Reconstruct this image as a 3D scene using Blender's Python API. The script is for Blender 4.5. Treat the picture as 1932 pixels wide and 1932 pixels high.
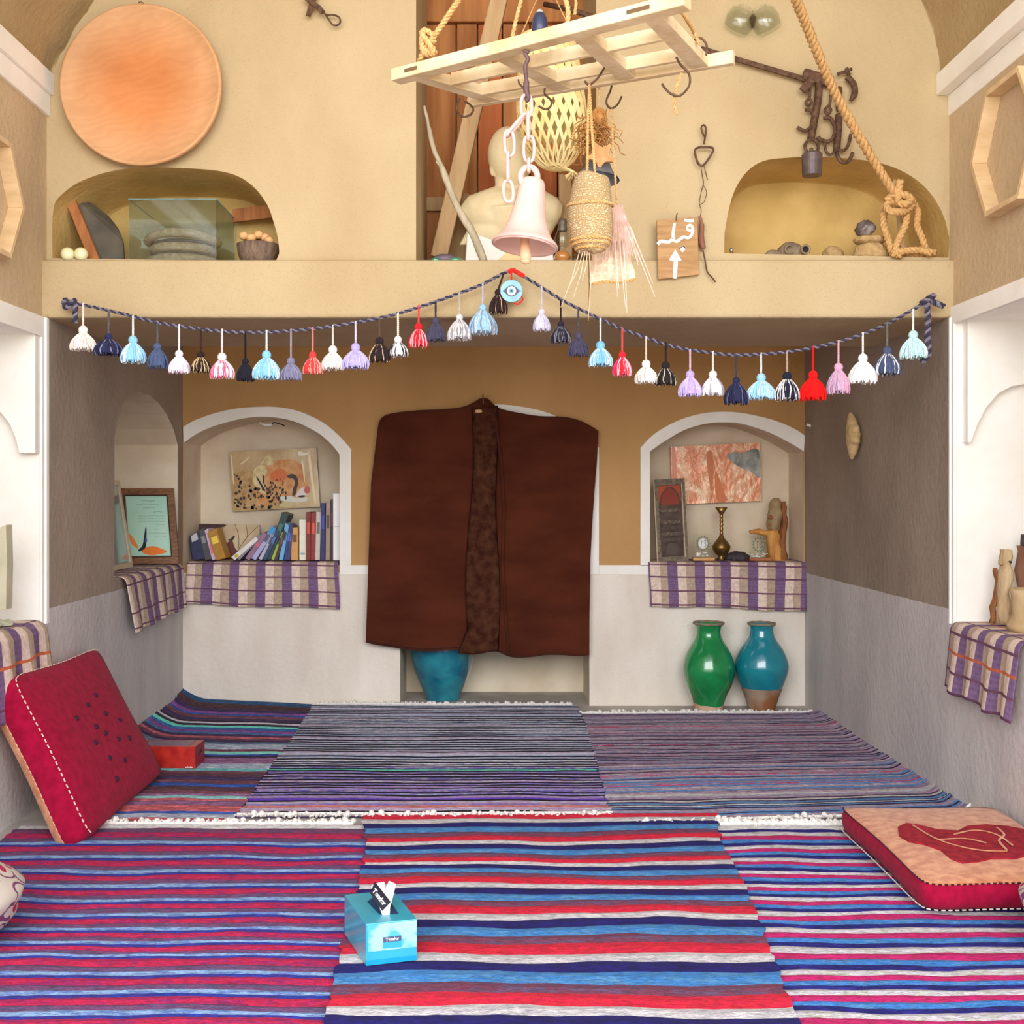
import bpy, bmesh, math, random
from mathutils import Vector, Matrix, noise
from mathutils.geometry import tessellate_polygon
random.seed(7)
PI=math.pi; sin=math.sin; cos=math.cos
for o in list(bpy.data.objects): bpy.data.objects.remove(o)
SC=bpy.context.scene; COL=SC.collection
# ------------------------------------------------ camera, world, sun, exposure
EYE=1.10; VX,VY,FP=935.0,930.0,2150.0
cam=bpy.data.cameras.new('camera'); cam.sensor_width=36; cam.sensor_fit='HORIZONTAL'
cam.lens=36*FP/1932; cam.shift_x=(966-VX)/1932; cam.shift_y=-(966-VY)/1932; cam.clip_start=.05
co=bpy.data.objects.new('camera',cam); COL.objects.link(co)
co.location=(0,0,EYE); co.rotation_euler=(PI/2,0,0); SC.camera=co
W=bpy.data.worlds.new('world'); SC.world=W; W.use_nodes=True
bg=W.node_tree.nodes['Background']; bg.inputs[0].default_value=(.80,.88,1.0,1); bg.inputs[1].default_value=1.15
sl=bpy.data.lights.new('sun','SUN'); sl.energy=1.7; sl.angle=.01; sl.color=(1,.93,.80)
so=bpy.data.objects.new('sun',sl); COL.objects.link(so)
so.rotation_euler=Vector((.75,.12,1.0)).to_track_quat('Z','Y').to_euler()
al=bpy.data.lights.new('courtyard_daylight','AREA'); al.shape='RECTANGLE'; al.size=6.5; al.size_y=2.6; al.energy=230; al.color=(1,.965,.93)
ao=bpy.data.objects.new('courtyard_daylight',al); COL.objects.link(ao); ao.location=(0,-2.2,2.75); ao.rotation_euler=(PI/2,0,0)
SC.view_settings.view_transform='Standard'; SC.view_settings.look='None'
SC.view_settings.exposure=.90; SC.view_settings.gamma=1; SC.view_settings.use_curve_mapping=False
# ------------------------------------------------ helpers
def P(px,py,Y): return Vector(((px-VX)*Y/FP, Y, EYE+(VY-py)*Y/FP))
def F(px,py,z=0):
    Y=(EYE-z)*FP/(py-VY); return Vector(((px-VX)*Y/FP, Y, z))
def lin(c):
    return tuple(((x/255)/12.92 if x/255<=.04045 else ((x/255+.055)/1.055)**2.4) for x in c[:3])
MATS={}
def mat(name,c,c2=None,rough=.85,sc=20,bump=0,bsc=None,metal=0,dist=.004,stretch=None,detail=6,vcol=False,trans=0,alpha=1,ior=1.45,spec=None,lo=.35,hi=.65,coat=0,sheen=0):
    if name in MATS: return MATS[name]
    m=bpy.data.materials.new(name); m.use_nodes=True; n=m.node_tree.nodes; L=m.node_tree.links
    b=n['Principled BSDF']; b.inputs['Roughness'].default_value=rough; b.inputs['Metallic'].default_value=metal
    b.inputs['IOR'].default_value=ior
    if trans: b.inputs['Transmission Weight'].default_value=trans
    if coat: b.inputs['Coat Weight'].default_value=coat; b.inputs['Coat Roughness'].default_value=.12
    if sheen: b.inputs['Sheen Weight'].default_value=sheen
    if spec is not None: b.inputs['Specular IOR Level'].default_value=spec
    tc=n.new('ShaderNodeTexCoord'); mp=n.new('ShaderNodeMapping'); L.new(tc.outputs['Object'],mp.inputs[0])
    if stretch: mp.inputs['Scale'].default_value=stretch
    nz=n.new('ShaderNodeTexNoise'); nz.inputs['Scale'].default_value=sc; nz.inputs['Detail'].default_value=detail; L.new(mp.outputs[0],nz.inputs[0])
    cr=n.new('ShaderNodeValToRGB'); cr.color_ramp.elements[0].position=lo; cr.color_ramp.elements[1].position=hi
    L.new(nz.outputs[0],cr.inputs[0])
    if vcol:
        at=n.new('ShaderNodeVertexColor'); at.layer_name='Col'
        cr.color_ramp.elements[0].color=(vcol if vcol is not True else .62,)*3+(1,); cr.color_ramp.elements[1].color=(1.0,)*3+(1,)
        mx=n.new('ShaderNodeMix'); mx.data_type='RGBA'; mx.blend_type='MULTIPLY'; mx.inputs[0].default_value=1
        L.new(at.outputs[0],mx.inputs[6]); L.new(cr.outputs[0],mx.inputs[7]); L.new(mx.outputs[2],b.inputs['Base Color'])
    else:
        cr.color_ramp.elements[0].color=lin(c)+(1,); cr.color_ramp.elements[1].color=lin(c2 or c)+(1,)
        L.new(cr.outputs[0],b.inputs['Base Color'])
    if bump:
        n2=n.new('ShaderNodeTexNoise'); n2.inputs['Scale'].default_value=bsc or sc*3; n2.inputs['Detail'].default_value=5; L.new(mp.outputs[0],n2.inputs[0])
        bp=n.new('ShaderNodeBump'); bp.inputs['Strength'].default_value=bump; bp.inputs['Distance'].default_value=dist
        L.new(n2.outputs[0],bp.inputs['Height']); L.new(bp.outputs[0],b.inputs['Normal'])
    MATS[name]=m; return m
def thinglass(name,tint,k=.06,rough=.03):
    m=bpy.data.materials.new(name); m.use_nodes=True; n=m.node_tree.nodes; L=m.node_tree.links; n.remove(n['Principled BSDF'])
    tr=n.new('ShaderNodeBsdfTransparent'); tr.inputs[0].default_value=lin(tint)+(1,); gl=n.new('ShaderNodeBsdfGlossy'); gl.inputs['Roughness'].default_value=rough
    fr=n.new('ShaderNodeLayerWeight'); fr.inputs[0].default_value=.12; ad=n.new('ShaderNodeMath'); ad.operation='MULTIPLY_ADD'; ad.inputs[1].default_value=.28; ad.inputs[2].default_value=k; L.new(fr.outputs[1],ad.inputs[0])
    mx=n.new('ShaderNodeMixShader'); L.new(ad.outputs[0],mx.inputs[0]); L.new(tr.outputs[0],mx.inputs[1]); L.new(gl.outputs[0],mx.inputs[2]); L.new(mx.outputs[0],n['Material Output'].inputs[0]); return m
def wallmat(name,up1,up2,lo1,lo2,zc,bump=.5,wob=.006,spk=True):
    m=bpy.data.materials.new(name); m.use_nodes=True; n=m.node_tree.nodes; L=m.node_tree.links
    b=n['Principled BSDF']; b.inputs['Roughness'].default_value=.93; b.inputs['Specular IOR Level'].default_value=.15
    g=n.new('ShaderNodeNewGeometry'); sx=n.new('ShaderNodeSeparateXYZ'); L.new(g.outputs['Position'],sx.inputs[0])
    def nz(s,d=6,st=None):
        t=n.new('ShaderNodeTexNoise'); t.inputs['Scale'].default_value=s; t.inputs['Detail'].default_value=d
        if st:
            mp=n.new('ShaderNodeMapping'); mp.inputs['Scale'].default_value=st; L.new(g.outputs['Position'],mp.inputs[0]); L.new(mp.outputs[0],t.inputs[0])
        else: L.new(g.outputs['Position'],t.inputs[0])
        return t
    def ramp(t,a,c,lo=.35,hi=.65):
        r=n.new('ShaderNodeValToRGB'); r.color_ramp.elements[0].position=lo; r.color_ramp.elements[1].position=hi
        r.color_ramp.elements[0].color=lin(a)+(1,); r.color_ramp.elements[1].color=lin(c)+(1,); L.new(t.outputs[0],r.inputs[0]); return r
    big=nz(2.2,8,(1,1,.6)); r1=ramp(big,up1,up2); r2=ramp(nz(2.6,8,(1.5,1.5,.5)),lo1,lo2)
    w=nz(9,3); ad=n.new('ShaderNodeMath'); ad.operation='MULTIPLY_ADD'; L.new(w.outputs[0],ad.inputs[0]); ad.inputs[1].default_value=wob; L.new(sx.outputs[2],ad.inputs[2])
    gt=n.new('ShaderNodeMath'); gt.operation='GREATER_THAN'; L.new(ad.outputs[0],gt.inputs[0]); gt.inputs[1].default_value=zc
    mx=n.new('ShaderNodeMix'); mx.data_type='RGBA'; L.new(gt.outputs[0],mx.inputs[0]); L.new(r2.outputs[0],mx.inputs[6]); L.new(r1.outputs[0],mx.inputs[7])
    out=mx.outputs[2]
    if spk:
        sp=nz(230,2); rr=n.new('ShaderNodeValToRGB'); rr.color_ramp.elements[0].position=.25; rr.color_ramp.elements[0].color=(.80,.75,.66,1); rr.color_ramp.elements[1].position=.42; rr.color_ramp.elements[1].color=(1,1,1,1); L.new(sp.outputs[0],rr.inputs[0])
        m2=n.new('ShaderNodeMix'); m2.data_type='RGBA'; m2.blend_type='MULTIPLY'; m2.inputs[0].default_value=1; L.new(out,m2.inputs[6]); L.new(rr.outputs[0],m2.inputs[7]); out=m2.outputs[2]
    L.new(out,b.inputs['Base Color'])
    bn=nz(38,8); bp=n.new('ShaderNodeBump'); bp.inputs['Strength'].default_value=bump; bp.inputs['Distance'].default_value=.008; L.new(bn.outputs[0],bp.inputs['Height']); L.new(bp.outputs[0],b.inputs['Normal'])
    return m
class MB:
    def __init__(s): s.v=[];s.f=[];s.mi=[];s.c=[];s.M=Matrix()
    def add(s,vs,fs,mi=0,col=None):
        k=len(s.v); M=s.M
        s.v+= [M@Vector(v) for v in vs]
        for i,f in enumerate(fs):
            s.f.append([k+j for j in f]); s.mi.append(mi[i] if isinstance(mi,list) else mi)
            s.c.append(col[i] if isinstance(col,list) else col)
        return s
    def box(s,x0,x1,y0,y1,z0,z1,mi=0,col=None):
        return s.add([(x,y,z) for z in (z0,z1) for y in (y0,y1) for x in (x0,x1)],[(0,2,3,1),(4,5,7,6),(0,1,5,4),(2,6,7,3),(0,4,6,2),(1,3,7,5)],mi,col)
    def hexa(s,a,b,mi=0):   # two quads of 4 points each
        return s.add(list(a)+list(b),[(0,1,2,3),(7,6,5,4),(0,4,5,1),(1,5,6,2),(2,6,7,3),(3,7,4,0)],mi)
    def bar(s,p,q,w,h,up=(0,0,1),mi=0):
        p=Vector(p);q=Vector(q);d=(q-p).normalized(); u=Vector(up); sd=d.cross(u).normalized(); u=sd.cross(d)
        def ring(c): return [c-sd*w/2-u*h/2,c+sd*w/2-u*h/2,c+sd*w/2+u*h/2,c-sd*w/2+u*h/2]
        return s.hexa(ring(p),ring(q),mi)
    def tube(s,pts,r,n=6,closed=False,mi=0,col=None,cap=True,flat=1):
        pts=[Vector(p) for p in pts]; N=len(pts); vs=[];fs=[]
        t0=(pts[1]-pts[0]).normalized(); a=Vector((0,0,1)) if abs(t0.z)<.9 else Vector((1,0,0)); u=t0.cross(a).normalized()
        for i,p in enumerate(pts):
            q=pts[(i+1)%N] if (closed or i<N-1) else p; o=pts[i-1] if (closed or i>0) else p
            t=(q-o)
            t=t.normalized() if t.length>1e-9 else t0
            u=(u-t*u.dot(t)); u=u.normalized() if u.length>1e-6 else t.orthogonal().normalized(); v=t.cross(u)
            rr=r[i] if isinstance(r,(list,tuple)) else r
            for k in range(n):
                an=2*PI*k/n; vs.append(p+u*cos(an)*rr+v*sin(an)*rr*flat)
        M=N if closed else N-1
        for i in range(M):
            for k in range(n):
                a=i*n+k;b=i*n+(k+1)%n;c=((i+1)%N)*n+(k+1)%n;d=((i+1)%N)*n+k; fs.append((a,b,c,d))
        if cap and not closed: fs.append(tuple(range(n))[::-1]); fs.append(tuple((N-1)*n+k for k in range(n)))
        return s.add(vs,fs,mi,col)
    def lathe(s,prof,c=(0,0,0),n=40,mi=0,a0=0,a1=2*PI,fn=None):
        c=Vector(c); full=abs(a1-a0-2*PI)<1e-6; nn=n if full else n+1; vs=[];fs=[];ms=[]
        for i,(r,z) in enumerate(prof):
            for k in range(nn):
                an=a0+(a1-a0)*k/n; rr,zz=(r,z) if fn is None else fn(r,z,an)
                vs.append(c+Vector((rr*cos(an),rr*sin(an),zz)))
        for i in range(len(prof)-1):
            for k in range(n):
                k2=(k+1)%nn; fs.append((i*nn+k,i*nn+k2,(i+1)*nn+k2,(i+1)*nn+k)); ms.append(mi(i,k) if callable(mi) else mi)
        return s.add(vs,fs,ms)
    def prism(s,pts,dv,mi=0):  # closed polygon (3-D points) extruded by dv
        pts=[Vector(p) for p in pts]; dv=Vector(dv); n=len(pts)
        tr=tessellate_polygon([pts])
        s.add(pts+[p+dv for p in pts],[tuple(t) for t in tr]+[tuple(n+i for i in t)[::-1] for t in tr]+[(i,(i+1)%n,n+(i+1)%n,n+i) for i in range(n)],mi); return s
    def grid(s,fn,nu,nv,mi=0,col=None,close_u=False):
        vs=[fn(i/nu,j/nv) for j in range(nv+1) for i in range(nu+1)]
        fs=[];cs=[];ms=[]
        for j in range(nv):
            for i in range(nu):
                a=j*(nu+1)+i; fs.append((a,a+1,a+nu+2,a+nu+1))
                if col: cs.append(col((i+.5)/nu,(j+.5)/nv))
                ms.append(mi((i+.5)/nu,(j+.5)/nv) if callable(mi) else mi)
        return s.add(vs,fs,ms,cs if col else None)
    def ball(s,c,r,nu=20,nv=12,mi=0,fn=None):
        c=Vector(c); r=(r,r,r) if isinstance(r,(int,float)) else r
        def f(u,v):
            a=2*PI*u;b=PI*(v-.5); d=Vector((cos(a)*cos(b),sin(a)*cos(b),sin(b))); k=1 if fn is None else fn(d)
            return c+Vector((d.x*r[0],d.y*r[1],d.z*r[2]))*k
        return s.grid(f,nu,nv,mi)
    def build(s,name,mats,parent=None,origin=None,smooth=False,weld=True,bevel=0,sub=0,solid=0,remesh=0):
        if not isinstance(mats,(list,tuple)): mats=[mats]
        o0=Vector(origin) if origin is not None else (Vector(parent['_o']) if parent is not None else Vector((0,0,0)))
        me=bpy.data.meshes.new(name); me.from_pydata([v-o0 for v in s.v],[],s.f)
        for m in mats: me.materials.append(m)
        me.polygons.foreach_set('material_index',s.mi)
        if any(c is not None for c in s.c):
            at=me.color_attributes.new('Col','FLOAT_COLOR','CORNER'); k=0; buf=[]
            for p,c in zip(s.f,s.c):
                c=c or (1,1,1)
                for _ in p: buf+= [c[0],c[1],c[2],1]
            at.data.foreach_set('color',buf)
            if any(c is not None and len(c)>3 for c in s.c):
                at=me.color_attributes.new('Col2','FLOAT_COLOR','CORNER'); buf=[]
                for p,c in zip(s.f,s.c):
                    for _ in p: buf+= [c[3],c[4],c[5],1]
                at.data.foreach_set('color',buf)
        if weld:
            bm=bmesh.new(); bm.from_mesh(me); bmesh.ops.remove_doubles(bm,verts=bm.verts,dist=1e-5)
            bmesh.ops.recalc_face_normals(bm,faces=bm.faces); bm.to_mesh(me); bm.free()
        if smooth: me.polygons.foreach_set('use_smooth',[True]*len(me.polygons))
        me.update()
        o=bpy.data.objects.new(name,me); COL.objects.link(o)
        if parent is not None: o.parent=parent; 
        if parent is not None and parent.type=='MESH' : pass
        if parent is None: o.location=o0
        o['_o']=list(o0)
        if bevel: md=o.modifiers.new('bevel','BEVEL'); md.width=bevel; md.segments=2; md.limit_method='ANGLE'; md.angle_limit=.7
        if sub: md=o.modifiers.new('sub','SUBSURF'); md.levels=sub; md.render_levels=sub
        if solid: md=o.modifiers.new('solid','SOLIDIFY'); md.thickness=solid; md.offset=0
        if remesh: md=o.modifiers.new('remesh','REMESH'); md.mode='VOXEL'; md.voxel_size=remesh; md.use_smooth_shade=True
        return o
def tag(o,label=None,cat=None,group=None,kind=None):
    if label: o['label']=label
    if cat: o['category']=cat
    if group: o['group']=group
    if kind: o['kind']=kind
    return o
def thing(name,label,cat,loc,group=None):
    o=bpy.data.objects.new(name,None); COL.objects.link(o); o.location=loc; o.empty_display_size=.05
    o['_o']=list(loc); return tag(o,label,cat,group)
def struct(o,label=None): o['kind']='structure'; return o
def sm(pts,n=4,closed=False):  # catmull-rom resample
    pts=[Vector(p) for p in pts]; N=len(pts); out=[]
    for i in range(N if closed else N-1):
        if closed: a,b,c,d=pts[i-1],pts[i],pts[(i+1)%N],pts[(i+2)%N]
        else: a,b,c,d=pts[max(i-1,0)],pts[i],pts[i+1],pts[min(i+2,N-1)]
        for k in range(n):
            t=k/n; out.append(.5*((2*b)+(c-a)*t+(2*a-5*b+4*c-d)*t*t+(3*b-a-3*c+d)*t**3))
    if not closed: out.append(pts[-1])
    return out
def PP(lst,Y): return [P(x,y,Y) for x,y in lst]
def rope(mb,path,r,pitch,strands=2,mis=(0,1),n=5,rs=None):
    path=[Vector(p) for p in path]; L=[0]
    for a,b in zip(path,path[1:]): L.append(L[-1]+(b-a).length)
    N=max(int(L[-1]/pitch*7),6)
    def at(s):
        for i in range(len(L)-1):
            if s<=L[i+1]+1e-9:
                t=(s-L[i])/max(L[i+1]-L[i],1e-9); return path[i].lerp(path[i+1],t),(path[i+1]-path[i]).normalized()
        return path[-1],(path[-1]-path[-2]).normalized()
    for k in range(strands):
        pts=[]
        for i in range(N+1):
            s=L[-1]*i/N; p,t=at(s); u=t.cross(Vector((0,1,.05))).normalized(); v=t.cross(u)
            a=2*PI*s/pitch+2*PI*k/strands; pts.append(p+u*cos(a)*r*.55+v*sin(a)*r*.55)
        mb.tube(pts,rs or r*.6,n=n,mi=mis[k%len(mis)])
def wall(name,outer,holes,m,to3,niches=(),reveal=None):
    """flat wall from 2-D loops; to3 maps (a,b)->3-D"""
    mb=MB(); loops=[[Vector((a,b,0)) for a,b in outer]]+[[Vector((a,b,0)) for a,b in h] for h in holes]
    tr=tessellate_polygon(loops); flat=[p for l in loops for p in l]
    mb.add([to3(p.x,p.y) for p in flat],[tuple(t) for t in tr]); return mb
def recess(mb,loop,dv,mi=1,rnd=0,steps=1,mib=None):
    """pocket behind a wall hole: loop = 3-D points"""
    loop=[Vector(p) for p in loop]; dv=Vector(dv); c=sum(loop,Vector())/len(loop); n=len(loop)
    zb=min(p.z for p in loop); rings=[loop]
    for k in range(1,steps+1):
        t=k/steps
        if rnd: a=t*PI/2; f=1-rnd*(1-cos(a)); d=sin(a)
        else: f=1; d=t
        ring=[]
        for p in loop:
            q=c+(p-c)*f+dv*d
            if p.z<zb+.01: q.z=zb
            ring.append(q)
        rings.append(ring)
    vs=[p for r in rings for p in r]; fs=[]
    for k in range(len(rings)-1):
        for i in range(n): fs.append((k*n+i,k*n+(i+1)%n,(k+1)*n+(i+1)%n,(k+1)*n+i))
    mb.add(vs,fs,mi); last=rings[-1]; mb.add(last,[tuple(t) for t in tessellate_polygon([last])],mi if mib is None else mib)
def band(mb,outer,inner,dv,mi=0):
    dv=Vector(dv); n=len(outer); o=[Vector(p) for p in outer]; i_=[Vector(p) for p in inner]
    for k in range(n-1): mb.hexa([o[k],o[k+1],i_[k+1],i_[k]],[o[k]+dv,o[k+1]+dv,i_[k+1]+dv,i_[k]+dv],mi)
# ------------------------------------------------ structure materials
YB=5.90; YF=4.06; YU=4.10
mBack=wallmat('mud_back',(184,142,92),(198,156,104),(226,214,200),(244,236,224),.690)
mSide=wallmat('mud_side',(152,136,120),(172,156,140),(196,190,188),(216,210,206),.690)
mBay=wallmat('mud_bay',(196,172,138),(208,186,152),(200,192,186),(216,208,202),1.70)
mUp=wallmat('mud_upper',(186,164,126),(199,179,142),(196,174,136),(208,188,153),0)
mVault=wallmat('mud_vault',(168,144,104),(184,162,122),(150,120,70),(200,170,110),0)
mWhite=mat('white_plaster',(244,240,230),(252,249,242),rough=.8,sc=6,bump=.3,bsc=60,dist=.003)
mNich=mat('niche_plaster',(222,204,176),(236,222,198),rough=.9,sc=5,bump=.4,bsc=50,dist=.004)
mNichUp=mat('niche_mud',(196,164,98),(214,182,116),rough=.95,sc=7,bump=.6,bsc=45,dist=.006)
mConc=mat('grey_floor_plaster',(176,168,160),(196,188,178),rough=.9,sc=8,bump=.3,bsc=60)
mGround=mat('sand_ground',(206,190,164),(218,202,178),rough=.95,sc=4)
# ------------------------------------------------ outside ground + floor
mb=MB(); mb.add([(-30,-30,-.35),(30,-30,-.35),(30,1.2,-.35),(-30,1.2,-.35)],[(0,1,2,3)]); struct(mb.build('courtyard_ground',mGround))
mb=MB(); mb.box(-2.4,2.4,1.2,6.6,-.35,-.002); struct(mb.build('floor',mConc))
# ------------------------------------------------ back wall of the alcove
def smo(l):
    q=sm([(a,0,b) for a,b in l[1:-1]],3); return [l[0]]+[(p.x,p.z) for p in q]+[l[-1]]
inL=[(347,1066),(347,836),(370,820),(400,806),(440,794),(480,787),(520,788),(560,797),(600,817),(625,838),(641,858),(641,1066)]
outL=[(346,1066),(346,806),(366,794),(398,782),(438,772),(480,768),(522,768),(564,776),(608,796),(640,822),(663,848),(663,1066)]
inR=[(1226,1068),(1226,852),(1250,835),(1290,812),(1330,800),(1365,797),(1400,800),(1450,816),(1490,836),(1516,852),(1516,1068)]
outR=[(1208,1068),(1208,845),(1235,818),(1280,793),(1325,780),(1365,777),(1405,780),(1460,793),(1498,809),(1518,822),(1518,1068)]
inC=[(755,1333),(755,850),(790,822),(840,798),(890,786),(933,783),(977,786),(1027,798),(1077,822),(1112,850),(1112,1333)]
outC=[(735,1084),(735,845),(775,808),(830,780),(885,767),(933,763),(981,767),(1036,780),(1091,808),(1130,845),(1130,1084)]
inL,outL,inR,outR,inC,outC=[smo(q) for q in (inL,outL,inR,outR,inC,outC)]
def pxz(l,Y): return [(P(x,y,Y).x,P(x,y,Y).z) for x,y in l]
XL0,XL1=-1.596,-1.619; XR0,XR1=1.614,1.600
to=lambda a,b:(a,YB,b)
mb=wall('w',[(XL1-.02,-.02),(XR1+.02,-.02),(XR1+.02,2.5),(XL1-.02,2.5)],[pxz(inL,YB),pxz(inC,YB),pxz(inR,YB)],0,to)
recess(mb,PP(inL,YB),(0,.34,0),1); recess(mb,PP(inR,YB),(0,.30,0),1); recess(mb,PP(inC,YB),(0,.42,0),1)
struct(mb.build('wall_back',[mBack,mNich]))
mb=MB(); band(mb,PP(outL[1:],YB),PP(inL[1:],YB),(0,-.010,0)); struct(mb.build('trim_1',mWhite,bevel=.002))
mb=MB(); band(mb,PP(outR[:-1],YB),PP(inR[:-1],YB),(0,-.010,0)); struct(mb.build('trim_2',mWhite,bevel=.002))
c2=[(755,1084)]+inC[1:-1]+[(1112,1084)]
mb=MB(); band(mb,PP(outC,YB),PP(c2,YB),(0,-.010,0)); struct(mb.build('trim_3',mWhite,bevel=.002))
mb=MB()
for a,b in ((641,735),(1130,1226)): mb.prism(PP([(a,1066),(b,1066),(b,1084),(a,1084)],YB),(0,-.010,0))
struct(mb.build('trim_4',mWhite,bevel=.002))
# ------------------------------------------------ alcove side walls
def XL(Y): return XL0+(XL1-XL0)*(Y-YF)/(YB-YF)
def XR(Y): return XR0+(XR1-XR0)*(Y-YF)/(YB-YF)
ZN=.738
nl=[(4.80,ZN),(4.80,1.33),(4.84,1.41),(4.92,1.49),(5.02,1.535),(5.14,1.555),(5.30,1.555),(5.46,1.53),(5.60,1.485),(5.72,1.42),(5.80,1.345),(5.80,ZN)]
mb=wall('w',[(YF,-.02),(YB,-.02),(YB,2.5),(4.87,2.5),(4.87,1.75),(YF,1.75)],[nl],0,lambda a,b:(XL(a),a,b))
recess(mb,[(XL(a),a,b) for a,b in nl],(-.36,0,0),1)
struct(mb.build('wall_left',[mSide,mNich]))
mb=wall('w',[(YF,-.02),(YB,-.02),(YB,2.5),(4.87,2.5),(4.87,1.75),(YF,1.75)],[],0,lambda a,b:(XR(a),a,b)); struct(mb.build('wall_right',[mSide]))
# slab over the alcove mouth, high ceiling behind
mb=MB(); mb.box(-1.66,1.70,YF,4.87,1.725,1.932); struct(mb.build('beam_loft',mUp,bevel=.012))
mb=MB(); mb.box(-1.7,1.7,4.845,6.0,2.45,2.5); struct(mb.build('ceiling_alcove',mBack))
# ------------------------------------------------ front bay side walls with tall niches
ZS=.64; ZT=1.70; WL,WR=-1.615,1.632
for sgn,X,nm,zt in ((-1,WL,'wall_front_left',1.655),(1,WR,'wall_front_right',1.70)):
    hole=[(2.9,ZS),(2.9,zt-.12),(3.1,zt-.02),(3.3,zt),(4.03,zt),(4.03,ZS)]
    mb=wall('w',[(1.5,-.35),(4.10,-.35),(4.10,2.62),(1.5,2.62)],[hole],0,lambda a,b:(X,a,b))
    recess(mb,[(X,a,b) for a,b in hole],(sgn*.5,0,0),1)
    struct(mb.build(nm,[mBay,mWhite]))
    # raised panel with a carved arch on the niche's far face
    bx=(1826 if sgn>0 else 66); Yp=3.985
    q=[P(bx,600,Yp),P(bx,(835 if sgn>0 else 855),Yp)]
    if sgn>0: ar=[P(a,b,Yp) for a,b in ((1832,835),(1845,800),(1862,768),(1885,742),(1910,729),(1940,724),(1975,732),(2000,748),(2022,775),(2040,805),(2050,835),(2110,835),(2110,600))]
    else: ar=[P(a,b,Yp) for a,b in ((36,855),(30,830),(18,800),(0,778),(-30,762),(-70,760),(-110,775),(-140,800),(-160,855),(-220,855),(-220,600))]
    mb=MB(); mb.prism(q+ar,(0,.045,0)); struct(mb.build('trim_5' if sgn<0 else 'trim_6',mWhite,bevel=.003))
    # white framing band round the niche, on the bay wall
    mb=MB(); z0,z1=(1.655,1.725) if sgn<0 else (1.70,1.762)
    mb.box(min(X,X-sgn*.012),max(X,X-sgn*.012),2.6,4.06,z0,z1)
    mb.box(min(X,X-sgn*.012),max(X,X-sgn*.012),4.03,4.06,.636,z0)
    struct(mb.build('trim_7' if sgn<0 else 'trim_8',mWhite,bevel=.002))
    xi=XL0 if sgn<0 else XR0   # narrow frontal return between bay wall and alcove wall
    mb=MB(); mb.box(min(X-.03,xi) if sgn<0 else xi,max(X+.05,xi) if sgn>0 else xi,4.052,4.075,.635,1.724); struct(mb.build('trim_11' if sgn<0 else 'trim_12',mWhite,bevel=.001))
    mb=MB(); mb.prism([(xi,4.075,-.02),(X+sgn*.01,4.075,-.02),(X+sgn*.01,3.50,-.02),(X,3.50,-.02),(xi,4.055,-.02)],(0,0,.655)); struct(mb.build('trim_13' if sgn<0 else 'trim_14',mSide))
    # cornice
    mb=MB()
    if sgn<0: mb.box(X-.05,X+.002+.012,1.5,4.10,2.455,2.53); mb.box(X-.05,-1.588,1.5,4.10,2.53,2.606)
    else: mb.box(X-.005,X+.05,1.5,4.10,2.455,2.53); mb.box(1.585,X+.05,1.5,4.10,2.53,2.606)
    struct(mb.build('trim_9' if sgn<0 else 'trim_10',mWhite,bevel=.004))
# ------------------------------------------------ upper wall with niches, window opening, vault
vp=[(-1.600,2.60),(-1.565,2.68),(-1.515,2.77),(-1.445,2.88),(-1.27,3.15),(-.95,3.5),(-.5,3.8),(0,3.95),(.5,3.82),(1.0,3.5),(1.35,3.15),(1.53,2.88),(1.572,2.77),(1.595,2.68),(1.600,2.60)]
nUL=[(99,487),(98,450),(100,400),(108,376),(138,350),(175,333),(215,322),(265,316),(340,317),(410,322),(452,334),(482,356),(504,386),(515,415),(524,448),(527,478),(520,493)]
nUR=[(1366,478),(1367,440),(1375,395),(1388,355),(1410,323),(1440,304),(1480,298),(1540,296),(1610,300),(1665,309),(1710,327),(1745,353),(1768,383),(1783,415),(1791,450),(1790,486)]
zl=1.930
def fix(l,Y):
    return [(a,max(b,zl)) for a,b in pxz(l,Y)]
wn=[(-.286,zl),(-.286,3.35),(.362,3.35),(.362,zl)]
outer=[(WL-.03,1.90),(WR+.04,1.90),(WR+.04,2.60)]+vp[::-1]+[(WL-.03,2.60)]
def smo(l):
    q=sm([(a,0,b) for a,b in l[1:-1]],4); return [l[0]]+[(p.x,p.z) for p in q]+[l[-1]]
nUL=smo(nUL); nUR=smo(nUR)
mb=wall('w',outer,[fix(nUL,YU),wn,fix(nUR,YU)],0,lambda a,b:(a,YU,b))
recess(mb,[(a,YU,b) for a,b in fix(nUL,YU)],(0,.36,0),1,rnd=.10,steps=6)
recess(mb,[(a,YU,b) for a,b in fix(nUR,YU)],(0,.30,0),1,rnd=.10,steps=6)
recess(mb,[(a,YU,b) for a,b in wn],(0,.73,0),0)
struct(mb.build('wall_upper',[mUp,mNichUp]))
mb=MB(); N=len(vp); sv=[Vector((a,0,b)) for a,b in vp]
sv=sm(sv,3); mb.grid(lambda u,v:Vector((sv[min(int(u*(len(sv)-1)+.5),len(sv)-1)].x,1.5+2.65*v,sv[min(int(u*(len(sv)-1)+.5),len(sv)-1)].z))+Vector((noise.noise((u*14,v*9,3))*.02*(1 if 0<u<1 else 0),0,noise.noise((u*14,v*9,7))*.02*(1 if 0<u<1 else 0))),len(sv)-1,30)
struct(mb.build('ceiling_vault',mVault,smooth=True))
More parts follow.
